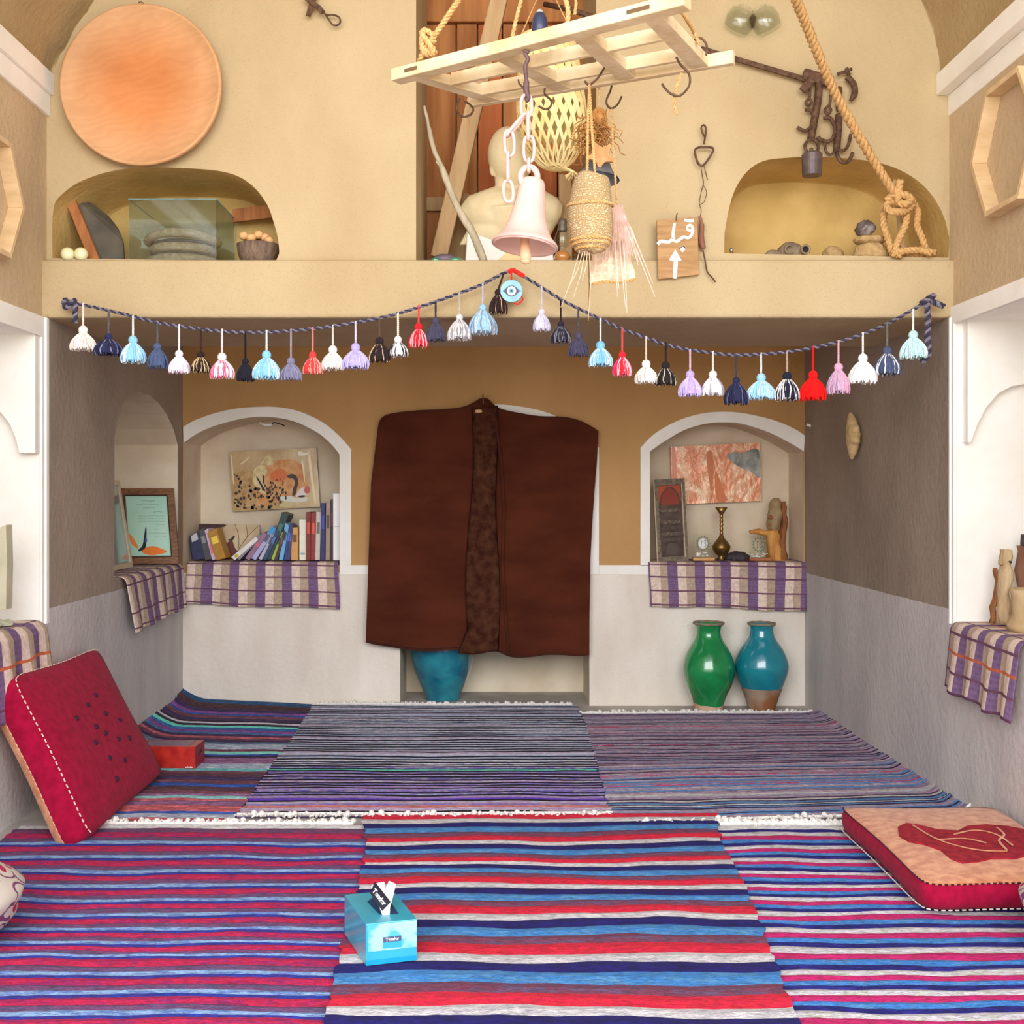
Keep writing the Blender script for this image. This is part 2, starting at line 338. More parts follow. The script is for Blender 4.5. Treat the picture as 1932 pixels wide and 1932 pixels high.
# outer faces so no daylight leaks over the roof
# ================================================ RUGS
mRug=mat('rag_weave',(1,1,1),sc=90,rough=.95,bump=1,bsc=260,dist=.006,vcol=.60,detail=4,lo=.3,hi=.6,stretch=(.55,1.6,1))
mYarn=mat('white_yarn',(214,208,202),(246,243,238),sc=120,rough=.9)
def _rugmat():
    n=mRug.node_tree.nodes; L=mRug.node_tree.links
    a1=[x for x in n if x.bl_idname=='ShaderNodeVertexColor'][0]; a2=n.new('ShaderNodeVertexColor'); a2.layer_name='Col2'
    tc=n.new('ShaderNodeTexCoord'); mp=n.new('ShaderNodeMapping'); mp.inputs['Scale'].default_value=(.22,1,1); L.new(tc.outputs['Object'],mp.inputs[0])
    nz=n.new('ShaderNodeTexNoise'); nz.inputs['Scale'].default_value=85; nz.inputs['Detail'].default_value=5; nz.inputs['Roughness'].default_value=.7; L.new(mp.outputs[0],nz.inputs[0])
    cr=n.new('ShaderNodeValToRGB'); cr.color_ramp.elements[0].position=.50; cr.color_ramp.elements[1].position=.56; L.new(nz.outputs[0],cr.inputs[0])
    mx=n.new('ShaderNodeMix'); mx.data_type='RGBA'; L.new(cr.outputs[0],mx.inputs[0]); L.new(a1.outputs[0],mx.inputs[6]); L.new(a2.outputs[0],mx.inputs[7])
    m0=[x for x in n if x.bl_idname=='ShaderNodeMix' and x.blend_type=='MULTIPLY'][0]; L.new(mx.outputs[2],m0.inputs[6])
_rugmat()
def plerp(pts,t):
    L=[0]
    for a,b in zip(pts,pts[1:]): L.append(L[-1]+abs((b-a).y))
    s=t*L[-1]
    for i in range(len(pts)-1):
        if s<=L[i+1]+1e-9: return pts[i].lerp(pts[i+1],(s-L[i])/max(L[i+1]-L[i],1e-9))
    return pts[-1]
def mixc(c,k): return tuple(max(0,min(1,x*k)) for x in lin(c))
def rug(label,Lp,Rp,rows,z,seed,zf=None,nu=70,fr=(),nmx=.009,wob=2.2,frc=.03):
    """rows: list of (fraction, colour, other colour)"""
    rnd=random.Random(seed); L=[F(x,y) for x,y in Lp]; R=[F(x,y) for x,y in Rp]
    tot=sum(r[0] for r in rows); ts=[0]
    for r in rows: ts.append(ts[-1]+r[0]/tot)
    mb=MB(); o=(L[0]+L[-1]+R[0]+R[-1])/4; o.z=0
    def pt(u,t,k,h):
        a=plerp(L,t); b=plerp(R,t)
        e=noise.noise((t*40,seed,1))*.016; e2=noise.noise((t*40,seed,9))*.016
        u2=u+(e*(1-u)+e2*u)/max((b-a).length,.1)
        p=a.lerp(b,u2)
        if 0<t<1: p.y+=noise.noise((u*wob*1.6,t*5,seed*1.7))*nmx*1.6+noise.noise((u*7,t*30,seed))*.010+noise.noise((u*26,t*90,seed))*.003
        p.z=z+h+(zf(u,t,p) if zf else 0)+noise.noise((p.x*3,p.y*5,seed))*.0022
        return p
    vs=[];fs=[];cs=[]; W_=nu+1
    seq=[]
    for i,r in enumerate(rows):
        seq.append((ts[i],0.0,None)); seq.append(((ts[i]+ts[i+1])/2,.0035,None))
    seq.append((1,0,None))
    for t,h,_ in seq:
        for k in range(W_): vs.append(pt(k/nu,t,k,h))
    for j in range(len(seq)-1):
        r=rows[j//2]
        for k in range(nu):
            q=1+.10*noise.noise((k*.15,j*1.3,seed)); c2=r[2] if len(r)>2 else tuple(min(255,x*1.25+8) for x in r[1])
            fs.append((j*W_+k,j*W_+k+1,(j+1)*W_+k+1,(j+1)*W_+k)); cs.append(mixc(r[1],q)+mixc(c2,q))
    mb.add(vs,fs,0,cs)
    # underside so the rug has a thickness
    q=[pt(0,0,0,0),pt(1,0,0,0),pt(1,1,0,0),pt(0,1,0,0)]
    ob=tag(mb.build('rag_rug',mRug,origin=o),label,'rug','striped rag rugs on the floor')
    md=ob.modifiers.new('solid','SOLIDIFY'); md.thickness=.004; md.offset=-1
    for (t,u0,u1,dy,n) in fr:
        fb=MB()
        bnd=[]
        for k in range(41):
            p=pt(u0+(u1-u0)*k/40,t,0,.004); bnd.append(p)
        for k in range(n):
            u=u0+(u1-u0)*(k+rnd.random())/n; p=pt(u,t,0,.003); p.z=z+.004
            d=Vector((rnd.uniform(-.7,.7),dy*(.4+rnd.random()),0)); l=frc*(.5+rnd.random()*.8); q=p
            pts=[p]
            for i in range(4):
                d2=Vector((d.x+rnd.uniform(-1,1),d.y+rnd.uniform(-.6,.6),0)).normalized(); q=q+d2*l/3.2; q.z=z+.005+rnd.random()*.008; pts.append(q.copy())
            fb.tube(sm(pts,2),.0028+.0015*rnd.random(),n=4)
            if rnd.random()<.35: fb.ball(pts[2]+Vector((0,0,.002)),.007+.005*rnd.random(),6,4)
        if abs(dy)>0: fb.tube([p+Vector((0,0,.001)) for p in bnd],.006,n=4)
        tag(fb.build('fringe',mYarn,parent=ob),'knotted white yarn fringe')
    return ob
def cyc(starts,prop):  # starts in px rows -> rows of stripes proportional in floor depth
    rows=[]
    for a,b in zip(starts,starts[1:]):
        ya=F(935,a).y; yb=F(935,b).y
        for p in prop: rows.append((( ya-yb)*p[0],)+tuple(p[1:]))
    return rows
RED=(236,34,72);WHT=(226,221,222);NAV=(34,26,116);BLU=(70,142,214);MAR=(132,66,92)
def edge(pts): return pts
# back row -------------------------------------------------
rn=random.Random(3)
palA=[(54,38,78),(168,82,88),(38,72,146),(116,62,128),(84,104,124),(74,46,58),(150,160,186),(44,30,48),(60,100,150),(98,56,70),(124,84,120)]
rows=[(.035,(40,84,130)),(.05,(78,50,56)),(.03,(62,46,92))]
special={8:(96,224,190),9:(40,90,150),6:(196,190,210),20:(120,230,196),21:(40,56,140),27:(90,170,170),36:(120,190,190)}
for i in range(44):
    c=special.get(i,palA[rn.randrange(len(palA))]); rows.append((.016+.022*rn.random(),tuple(min(255,int(x*1.15+6)) for x in c)))
rug('dark multicoloured striped rag rug curling up at the back left corner',[(346,1330),(300,1360),(255,1398),(150,1490),(78,1552)],[(588,1338),(560,1390),(520,1440),(470,1510),(438,1552)],rows,.004,11,
    zf=lambda u,t,p:.055*max(0,1-u*5)**2*(1-.3*t)+.03*max(0,1-t*12)*(1-.4*u))
rows=[]
palB=[(216,212,230),(184,166,194),(190,196,220),(170,154,180),(204,208,228),(160,174,208)]
for i in range(52):
    f=i/52
    if f<.62: c=palB[rn.randrange(6)]; c2=palB[rn.randrange(6)]
    else: c=[(150,118,186),(206,206,226),(96,80,170),(172,140,190),(120,100,190),(184,150,176)][rn.randrange(6)]; c2=palB[rn.randrange(6)]
    if i==34: c=c2=(92,206,180)
    if i==45: c=c2=(96,52,196)
    if i==48: c=c2=(206,120,110)
    w=.024+.018*rn.random(); rows.append((w,tuple(min(255,x+22) for x in c),c2))
    if rn.random()<(.85 if f<.7 else .45): rows.append((.010+.006*rn.random(),(12,10,26)))
rug('finely striped black, white and lilac rag rug in front of the tall niche',[(588,1334),(560,1385),(515,1445),(447,1545)],[(1090,1335),(1108,1380),(1130,1460),(1152,1543)],rows,.010,12,
    fr=((0,0.02,.98,1,90),(1,0.0,1,-1,90)),nmx=.012)
rows=[]
palC=[(176,140,164),(160,150,176),(190,164,178),(150,150,182),(166,132,150),(196,180,190),(136,120,150),(174,168,186)]
for i in range(84):
    f=i/84; c=palC[rn.randrange(8)]; c2=palC[rn.randrange(8)]
    if rn.random()<.12: c=(206,70,110)
    if f>.6 and rn.random()<.22: c=c2=(96,142,196)
    if f>.8 and rn.random()<.2: c=c2=(206,206,200)
    rows.append((.013+.015*rn.random()*(1+f*.4),c,c2))
    if rn.random()<.33: rows.append((.008+.004*rn.random(),(48,34,66),(90,60,90)))
rug('finely striped mauve and grey rag rug in the back right corner',[(1088,1350),(1108,1390),(1128,1455),(1153,1558)],[(1542,1348),(1640,1402),(1730,1460),(1850,1538)],rows,.006,13,
    zf=lambda u,t,p:.05*max(0,1-(1-u)*14)**2*(.3+t),fr=((0,.02,.98,1,90),(1,.05,.98,-1,60)),nu=100,nmx=.010)
# front row -------------------------------------------------
LBL=(150,184,226)
rows=cyc([1560,1586,1612,1638,1665,1693,1722,1750,1775,1800,1838,1878,1920,1970,2040,2130,2240],[(.36,(214,36,88),(168,40,110)),(.27,(122,76,120),(100,84,124)),(.23,LBL,(110,140,206)),(.14,(56,50,140),(40,60,160))])
rows=[(.045,(230,226,226)),(.05,(106,78,118),(150,70,110))]+rows
rug('magenta and pale blue striped rag rug at front left',[(40,1560),(-60,1640),(-330,1850),(-840,2240)],[(700,1560),(700,1700),(680,1932),(650,2240)],rows,.006,14,nu=90,nmx=.014,fr=((0,.12,.95,1,110),))
rows=cyc([1574,1598,1621,1646,1670,1696,1724,1755,1790,1832,1870,1912,1962,2030,2120,2240],[(.27,(222,216,224),(206,206,196)),(.27,(216,34,120),(196,40,100)),(.24,(66,136,214),(90,150,210)),(.22,(30,26,112))])
rows=[(.05,(232,230,232)),(.03,(30,26,112))]+rows
rug('pink, blue and white striped rag rug at front right',[(1335,1562),(1350,1700),(1380,1932),(1420,2240)],[(1795,1562),(1990,1680),(2400,1932),(2900,2240)],rows,.007,15,nu=100,nmx=.014,fr=((0,.05,.6,1,110),))
rows=cyc([1545,1587,1629,1669,1722,1795,1888,2010,2190],[(.22,RED,(230,40,60)),(.17,WHT,(206,200,206)),(.20,NAV,(26,20,90)),(.22,BLU,(96,160,214)),(.19,MAR,(110,84,120))])
rug('bold red, white, navy and blue striped rag rug at front centre',[(683,1546),(692,1600),(682,1650),(662,1740),(640,1815),(614,1932),(560,2190)],[(1352,1543),(1362,1600),(1398,1665),(1440,1765),(1462,1830),(1504,1932),(1600,2190)],rows,.016,16,nu=110,nmx=.020,wob=1.6)
# ================================================ PLAID CLOTHS
mCloth=mat('cotton_plaid',(1,1,1),sc=60,rough=.9,bump=.35,bsc=300,dist=.002,vcol=.80)
PUR=(132,102,142);CRM=(236,212,196);TAN=(192,168,146);LIN=(116,76,100)
rc=random.Random(5)
def plaid(w,off,orange=False,per=.137):
    def f(a,t,row):  # a: metres across, t: metres along
        x=((a+off)/per)%1; c=PUR if x<.37 else (CRM if x<.70 else TAN)
        if (t%.068)<.0075:
            c=LIN if not (orange and int(t/.068)%3==1) else (214,110,70)
        k=.92+.16*rc.random()
        if x<.37 and row%2: k*=.86
        return mixc(c,k)
    return f
def drape(label,pt,width,length,off=0,orange=False,nu=110,nv=64,o=None,per=.137):
    pf=plaid(width,off,orange,per); mb=MB()
    mb.grid(pt,nu,nv,0,lambda u,v:pf(u*width,v*length,int(v*nv)))
    ob=tag(mb.build('plaid_cloth',mCloth,origin=o or pt(.5,.5),smooth=True),label,'cloth','checked cloths over the niche sills')
    md=ob.modifiers.new('solid','SOLIDIFY'); md.thickness=.003; md.offset=0
    return ob
def prof(path,t):
    L=[0]
    for a,b in zip(path,path[1:]): L.append(L[-1]+math.hypot(b[0]-a[0],b[1]-a[1]))
    s=t*L[-1]
    for i in range(len(path)-1):
        if s<=L[i+1]+1e-9:
            k=(s-L[i])/max(L[i+1]-L[i],1e-9); return path[i][0]+(path[i+1][0]-path[i][0])*k, path[i][1]+(path[i+1][1]-path[i][1])*k
    return path[-1]
ZC=.742
def back_cloth(label,x0,x1,bl,br,lift,seed,off):
    a=P(x0,1066,YB).x; b=P(x1,1066,YB).x; zl_,zr_=P(0,bl,YB).z,P(0,br,YB).z
    def pt(u,v):
        zb=zl_+(zr_-zl_)*u
        path=[(YB+.26,ZC),(YB+.0,ZC),(YB-.014,ZC-.002),(YB-.024,ZC-.014),(YB-.026,zb)]
        y,z=prof(path,v); h=max(0,(ZC-z)/(ZC-zb)) 
        return Vector((a+(b-a)*u+.01*sin(v*7+seed)*(u-.5),y-.006*h*(1+sin(u*23+seed))-.004*h*sin(u*51+seed*2),z+.004*h*sin(u*9+seed)))
    return drape(label,pt,b-a,.49,off)
back_cloth('checked purple and cream cloth under the bookshelf niche',354,641,1139,1148,0,1,.055)
back_cloth('checked purple and cream cloth under the right-hand niche, above the jars',1224,1519,1142,1152,0,4,.04)
# cloth over the sill of the left wall niche
def ptl(u,v):
    Y=4.86+.92*u; X=XL(Y); zb=.50+.02*u+.0*u
    path=[(-.20,ZC),(0,ZC),(.018,ZC-.004),(.03,ZC-.02),(.034+.02*(1-u),zb)]
    x,z=prof(path,v); h=max(0,(ZC-z)/(ZC-zb))
    return Vector((X+x+.010*h*(1+sin(u*26)),Y-.0*h+.05*h*(1-u)*.5,z))
drape('checked cloth hanging from the sill under the framed certificate',ptl,.92,.50,.07,per=.15)
# cloths in the front bays
def ptr(u,v):
    Y=3.48+.53*u; zb=.395+.02*u; path=[(.34,ZS+.006),(0,ZS+.006),(-.018,ZS+.002),(-.03,ZS-.015),(-.05,zb)]
    x,z=prof(path,v); h=max(0,(ZS-z)/(ZS-zb))
    return Vector((WR+x-.010*h*(1+sin(u*24)),Y+.0*h,z+.006*h*sin(u*14)))
drape('checked cloth with orange line on the sill of the right front niche',ptr,.53,.62,.02,True,per=.135)
def ptf(u,v):
    Y=3.30+.70*u; zb=.36; path=[(-.34,ZS+.008),(0,ZS+.008),(.02,ZS+.004),(.04,ZS-.02),(.05,zb)]
    x,z=prof(path,v); h=max(0,(ZS-z)/(ZS-zb))
    return Vector((WL+x+.014*h*(1+sin(u*25+1)),Y,z+.010*noise.noise((u*8,v*9,2))+.004))
drape('checked cloth bunched on the sill of the left front niche',ptf,.70,.66,.03,True,per=.15)
# ================================================ CUSHIONS
mCrim=mat('crimson_velvet',(146,6,46),(170,12,58),sc=40,rough=.95,bump=.3,bsc=300,sheen=.05,spec=.2)
mOrg=mat('orange_plush',(196,112,64),(228,158,108),sc=34,rough=.95,bump=.6,bsc=260,sheen=.3)
mStitch=mat('cream_stitch',(232,206,190)); mDark=mat('dark_tuft',(58,20,44))
def cushion(mb,c,nrm,th,mi_face,mi_side,puff=.35,n=28,rc_=.14,last=False):
    """c: 4 corners TL TR BR BL of the face, thickness th behind it along -nrm"""
    nrm=Vector(nrm).normalized(); c=[Vector(x) for x in c]
    def pos(s,t,d):
        # superellipse-ish rounding of the corners
        a,b=2*s-1,2*t-1; m=max(abs(a),abs(b)); 
        if m>1e-6:
            pw=14; rr=(abs(a/m)**pw+abs(b/m)**pw)**(-1/pw); k=rr+(1-rr)*.15
            a*=k; b*=k
        pull=1-.035*cos(a*PI/2)**2*abs(b)**3; pull2=1-.035*cos(b*PI/2)**2*abs(a)**3
        s2,t2=(a*pull2+1)/2,(b*pull+1)/2
        return c[0].lerp(c[1],s2).lerp(c[3].lerp(c[2],s2),t2)+nrm*d
    def face(d0,sg):
        def f(u,v):
            a,b=2*u-1,2*v-1; h=(1-abs(a)**4)*(1-abs(b)**4); return pos(u,v,d0+sg*puff*th*h)
        return f
    mb.grid(face(0,1),n,n,mi_face[0]); mb.grid(face(-th,-1),n,n,mi_face[1])
    ring=[(i/n,0) for i in range(n)]+[(1,i/n) for i in range(n)]+[(1-i/n,1) for i in range(n)]+[(0,1-i/n) for i in range(n)]
    N=len(ring); vs=[];fs=[]
    ctr=(c[0]+c[1]+c[2]+c[3])/4
    for k in range(5):
        w=k/4; bul=sin(w*PI)*th*.16
        for s,t in ring:
            p=pos(s,t,-th*w); o=(pos(s,t,0)-ctr).normalized(); vs.append(p+o*bul)
    for k in range(4):
        for i in range(N): fs.append((k*N+i,k*N+(i+1)%N,(k+1)*N+(i+1)%N,(k+1)*N+i))
    mb.add(vs,fs,[mi_side if (k<3 or not last) else 1 for k in range(4) for i in range(N)]); return pos
def dashes(path,r,ln,gap,parent,name,m,label=None):
    mb=MB(); path=[Vector(p) for p in path]; acc=0; i=0
    tot=[0]
    for a,b in zip(path,path[1:]): tot.append(tot[-1]+(b-a).length)
    def at(s):
        for j in range(len(tot)-1):
            if s<=tot[j+1]: return path[j].lerp(path[j+1],(s-tot[j])/max(tot[j+1]-tot[j],1e-9))
        return path[-1]
    s=0
    while s+ln<tot[-1]: mb.tube([at(s),at(s+ln)],r,n=5); s+=ln+gap
    return tag(mb.build(name,m,parent=parent),label)
cc=[Vector((-1.545,3.64,.510)),Vector((-1.535,4.40,.500)),Vector((-1.27,4.36,.035)),Vector((-1.265,3.55,.028))]
nr=(cc[1]-cc[0]).cross(cc[3]-cc[0]); nr=nr if nr.x>0 else -nr; nr.normalize()
mb=MB(); pos=cushion(mb,cc,nr,.105,(0,1),0,last=True,puff=.28)
cu=tag(mb.build('floor_cushion',[mCrim,mOrg],origin=(-1.4,3.97,0),smooth=True),'crimson tufted cushion leaning against the left wall','cushion','floor cushions')
ring=[pos(s,t,.004)+ (0*nr) for s,t in [(0,1-i/20) for i in range(21)]]
ctr=sum(cc,Vector())/4
dashes([p+(p-ctr).normalized()*.004 for p in ring],.0022,.012,.008,cu,'stitching',mStitch,'cream stitching along the seam')
dashes([pos(0,1-i/20,-.079)+(pos(0,1-i/20,0)-ctr).normalized()*.010 for i in range(21)],.0022,.012,.008,cu,'stitching',mStitch)
dashes([pos(i/20,0,.004)+(pos(i/20,0,0)-ctr).normalized()*.004 for i in range(21)],.0018,.012,.010,cu,'stitching',mStitch)
for s,t in ((.30,.33),(.47,.28),(.60,.24),(.44,.45),(.60,.40),(.72,.50),(.36,.55),(.50,.53),(.60,.62),(.42,.70),(.56,.78),(.40,.86),(.72,.66)):
    s2=min(max(s,.12),.9); t2=.10+t*.85
    a,b=2*s2-1,2*t2-1; h=(1-abs(a)**4)*(1-abs(b)**4); p=pos(s2,t2,.28*.105*h)
    tb=MB(); tb.ball(p,(.010,.009,.010),8,6)
    for k in range(4): tb.tube([p,p+Vector((.004,random.uniform(-.018,.018),random.uniform(-.022,.004)))],.0012,n=4)
    tag(tb.build('tuft',mDark,parent=cu))
# flat cushion at front right
cc=[Vector((1.105,3.66,.090)),Vector((1.60,3.66,.092)),Vector((1.60,2.93,.092)),Vector((1.105,2.93,.090))]
mb=MB(); pos=cushion(mb,cc,(0,0,1),.062,(1,0),0,puff=.22)
cu=tag(mb.build('floor_cushion',[mCrim,mOrg],origin=(1.35,3.3,0),smooth=True),'orange plush cushion with crimson sides lying flat at front right','cushion','floor cushions')
ctr=sum(cc,Vector())/4
rg=[pos(0,i/30,.003) for i in range(31)]+[pos(i/30,1,.003) for i in range(31)]
dashes([p+(p-ctr).normalized()*.003 for p in rg],.0022,.008,.008,cu,'stitching',mDark)
rg=[pos(0,i/30,-.060) for i in range(31)]+[pos(i/30,1,-.060) for i in range(31)]
dashes([p+(p-ctr).normalized()*.010 for p in rg],.0020,.010,.008,cu,'stitching',mStitch)
# crimson relief motif on top
def onf(px,py):
    p=F(px,py,.103); s=(p.x-1.105)/.495; t=(3.66-p.y)/.73; a,b=2*s-1,2*t-1; h=max(0,(1-abs(a)**4)*(1-abs(b)**4)); p.z=.0905+.22*.062*h; return p
mot=[(1694,1563),(1710,1556),(1735,1560),(1770,1569),(1808,1571),(1825,1562),(1860,1559),(1900,1560),(1932,1563),(1975,1572),(1990,1590),(1960,1612),(1915,1622),(1870,1622),(1845,1627),(1815,1629),(1795,1622),(1775,1606),(1745,1595),(1715,1588),(1697,1577)]
mMot=mat('crimson_plush',(140,16,40),(176,36,52),sc=50,rough=.95,bump=.6,bsc=200)
mb=MB()
top=[onf(x,y)+Vector((0,0,.006)) for x,y in mot]; mb.prism(top,(0,0,-.008))
for path in ([(1722,1562),(1760,1585),(1800,1600),(1850,1610),(1900,1612)],[(1800,1580),(1840,1572),(1880,1580),(1910,1600)],[(1770,1590),(1820,1588),(1860,1596)],[(1880,1566),(1895,1580),(1885,1592),(1900,1610)]):
    mb.tube(sm([onf(x,y)+Vector((0,0,.008)) for x,y in path],4),.0035,n=5,mi=1,flat=.5)
tag(mb.build('plush_motif',[mMot,mOrg],parent=cu),'crimson flower-like patch')
# patterned bolsters at the two lower edges
mBol=bpy.data.materials.new('patterned_bolster'); mBol.use_nodes=True; n_=mBol.node_tree.nodes; L_=mBol.node_tree.links
tc=n_.new('ShaderNodeTexCoord'); vo=n_.new('ShaderNodeTexVoronoi'); vo.inputs['Scale'].default_value=14; L_.new(tc.outputs['Object'],vo.inputs[0])
cr=n_.new('ShaderNodeValToRGB'); cr.color_ramp.interpolation='CONSTANT'; e=cr.color_ramp.elements; e[0].color=lin((190,40,80))+(1,); e[1].position=.22; e[1].color=lin((214,202,190))+(1,)
q=e.new(.48); q.color=lin((122,64,104))+(1,); q=e.new(.56); q.color=lin((206,194,180))+(1,)
L_.new(vo.outputs['Distance'],cr.inputs[0]); L_.new(cr.outputs[0],n_['Principled BSDF'].inputs['Base Color']); n_['Principled BSDF'].inputs['Roughness'].default_value=.9
def bolster(c,r,label):
    mb=MB(); mb.ball(c,r,28,16,fn=lambda d:1+.04*sin(d.z*9)+.0*d.x)
    return tag(mb.build('bolster_cushion',mBol,smooth=True,origin=(c[0],c[1],0)),label,'cushion','floor cushions')

bolster((-1.345,2.74,.115),(.19,.22,.10),'cream patterned round cushion at the left edge of the photo')
bolster((1.446,2.70,.110),(.182,.20,.095),'cream patterned round cushion at the right edge of the photo')
# ================================================ TISSUE BOXES
def textobj(s,size,loc,rot,m,name,parent,ext=.0004,bold=False):
    cv=bpy.data.curves.new(name,'FONT'); cv.body=s; cv.size=size; cv.extrude=ext; cv.align_x='CENTER'; cv.align_y='CENTER'
    if bold: cv.offset=size*.03
    o=bpy.data.objects.new(name,cv); COL.objects.link(o); dg=bpy.context.evaluated_depsgraph_get(); me=bpy.data.meshes.new_from_object(o.evaluated_get(dg)); bpy.data.objects.remove(o)
    o=bpy.data.objects.new(name,me); COL.objects.link(o); me.materials.clear(); me.materials.append(m); o.parent=parent
    o.matrix_local=Matrix.Translation(Vector(loc)-Vector(parent['_o']))@rot; o['_o']=list(parent['_o']); return o
mTeal=mat('teal_card',(46,158,184),(60,172,194),sc=6,rough=.35,coat=.6)
mAqua=mat('aqua_pattern',(84,186,196),(166,212,208),sc=22,rough=.35,coat=.6,lo=.45,hi=.55)
mBlack=mat('black_plastic',(22,18,30),(28,24,36),rough=.4); mPaper=mat('tissue_paper',(240,240,246),(250,250,252),rough=.9)
mInk=mat('white_ink',(240,240,250),rough=.5); mSlate=mat('slate_label',(74,84,112),(84,94,120),rough=.4); mCyan=mat('cyan_card',(24,150,190),(34,160,198),rough=.35,coat=.6)
A=F(690,1823,.020); B=F(787,1812,.020); A.z=B.z=.020; ux=(B-A).normalized(); uy=Vector((-ux.y,ux.x,0)); 
C4=F(652,1765,.020); uy=(C4-A).normalized()
wd=(B-A).length; dp=.205; hh=.096; O=A
def bx(a,b,c): return O+ux*a+uy*b+Vector((0,0,c))
t=thing('tissue_box','turquoise tissue box with a tissue sticking out on the red striped rug','tissue box',tuple(bx(wd/2,dp/2,0)),'tissue boxes')
mb=MB(); mb.hexa([bx(0,0,0),bx(wd,0,0),bx(wd,dp,0),bx(0,dp,0)],[bx(0,0,hh),bx(wd,0,hh),bx(wd,dp,hh),bx(0,dp,hh)]); mb.build('carton',mTeal,parent=t,bevel=.0015)
mb=MB(); e_=-.0008
mb.hexa([bx(.006,e_,.032),bx(wd-.001,e_,.032),bx(wd-.001,0,.032),bx(.006,0,.032)],[bx(.003,e_,hh-.003),bx(wd-.001,e_,hh-.003),bx(wd-.001,0,hh-.003),bx(.003,0,hh-.003)]); mb.build('front_print',mAqua,parent=t)
mb=MB(); mb.hexa([bx(0,e_,.001),bx(wd,e_,.001),bx(wd,0,.001),bx(0,0,.001)],[bx(0,e_,.013),bx(wd,e_,.013),bx(wd,0,.013),bx(0,0,.013)]); mb.build('bottom_band',mCyan,parent=t)
for (x0,x1,z0,z1,mm,nm) in ((.040,.082,.050,.062,mSlate,'logo_label'),(.040,.082,.036,.050,mTeal,'lower_label')):
    mb=MB(); mb.hexa([bx(x0,-.0014,z0),bx(x1,-.0014,z0),bx(x1,-.0004,z0),bx(x0,-.0004,z0)],[bx(x0,-.0014,z1),bx(x1,-.0014,z1),bx(x1,-.0004,z1),bx(x0,-.0004,z1)]); lb=mb.build(nm,mm,parent=t)
    if nm=='logo_label': lb0=lb
rotf=Matrix.Identity(3); rotf.col[0]=ux; rotf.col[1]=Vector((0,0,1)); rotf.col[2]=ux.cross(Vector((0,0,1))); rotf=rotf.to_4x4()
textobj('Tender',.0105,bx(.061,-.0018,.056),rotf,mInk,'lettering',lb0,bold=True)
mb=MB()
sl_=[(.045,.05),(.088,.04),(.092,.135),(.060,.165),(.040,.14)]
mb.prism([bx(a,b,hh+.0002) for a,b in sl_],(0,0,.0008)); mb.build('opening',mat('opening_shadow',(24,60,96)),parent=t)
mb=MB()
ol=[(700,1672,2.70),(712,1666,2.705),(725,1664,2.71),(727,1677,2.70),(734,1662,2.71),(747,1668,2.70),(741,1694,2.685),(736,1712,2.67),(735,1728,2.658),(722,1728,2.656),(716,1712,2.67)]
pl=[P(x,y,Y) for x,y,Y in ol]; cpt=sum(pl,Vector())/len(pl)+Vector((0,-.004,0)); N=len(pl)
mb.add(pl+[cpt],[(i,(i+1)%N,N) for i in range(N)])
tag(mb.build('tissue',mPaper,parent=t,solid=.0012),'white tissue pulled out')
mb=MB(); q=[bx(.052,.060,hh+.012),bx(.078,.050,hh+.024),bx(.052,.085,hh+.070),bx(.032,.100,hh+.052)]
q=[P(721,1719,2.640),P(737,1702,2.640),P(707,1663,2.668),P(698,1685,2.668)]
mb.prism(q,(0,.0015,0)); fl=mb.build('black_flap',mBlack,parent=t)
d1=(q[2]-q[1]).normalized(); d2=(q[1]-q[0]); d2=(d2-d1*d2.dot(d1)).normalized(); r3=Matrix.Identity(3); r3.col[0]=-d1; r3.col[1]=d2; nz_=(-d1).cross(d2); r3.col[2]=nz_
textobj('Tender',.015,sum(q,Vector())/4-Vector((0,.002,0)),r3.to_4x4(),mInk,'lettering',fl,ext=.0012,bold=True)
# red one
mRedC=mat('red_card',(160,26,26),(196,48,34),sc=26,rough=.4,coat=.4); mRedS=mat('dark_red_card',(140,20,34),(156,28,44),rough=.4); mClear=mat('purple_top',(120,96,120),(146,120,140),sc=12,rough=.3)
A=F(368,1450,.010); A.z=.010; B=F(391,1432,.010)
ux=Vector((-1,.02,0)).normalized(); uy=Vector((.04,1,0)).normalized(); O=A; wd,dp,hh=.245,.125,.086
t=thing('tissue_box','red patterned tissue box beside the crimson cushion','tissue box',tuple(bx(wd/2,dp/2,0)),'tissue boxes')
mb=MB(); mb.hexa([bx(0,0,0),bx(wd,0,0),bx(wd,dp,0),bx(0,dp,0)],[bx(0,0,hh),bx(wd,0,hh),bx(wd,dp,hh),bx(0,dp,hh)],0); mb.build('carton',mRedC,parent=t,bevel=.0015)
mb=MB(); mb.hexa([bx(-.0008,.002,.001),bx(0,.002,.001),bx(0,dp,.001),bx(-.0008,dp,.001)],[bx(-.0008,.002,hh),bx(0,.002,hh),bx(0,dp,hh),bx(-.0008,dp,hh)]); tag(mb.build('end_panel',mRedS,parent=t),'darker red end panel')
mb=MB(); mb.hexa([bx(.03,.02,hh),bx(wd-.03,.02,hh),bx(wd-.03,dp-.015,hh),bx(.03,dp-.015,hh)],[bx(.03,.02,hh+.001),bx(wd-.03,.02,hh+.001),bx(wd-.03,dp-.015,hh+.001),bx(.03,dp-.015,hh+.001)]); mb.build('top_film',mClear,parent=t)
mb=MB(); mb.hexa([bx(-.0016,.045,.040),bx(-.001,.045,.040),bx(-.001,.085,.048),bx(-.0016,.085,.048)],[bx(-.0016,.045,.054),bx(-.001,.045,.054),bx(-.001,.085,.062),bx(-.0016,.085,.062)]); mb.build('logo_label',mBlack,parent=t)
mb=MB(); mb.box(-.0,0,0,0,0,0); 
mb=MB()
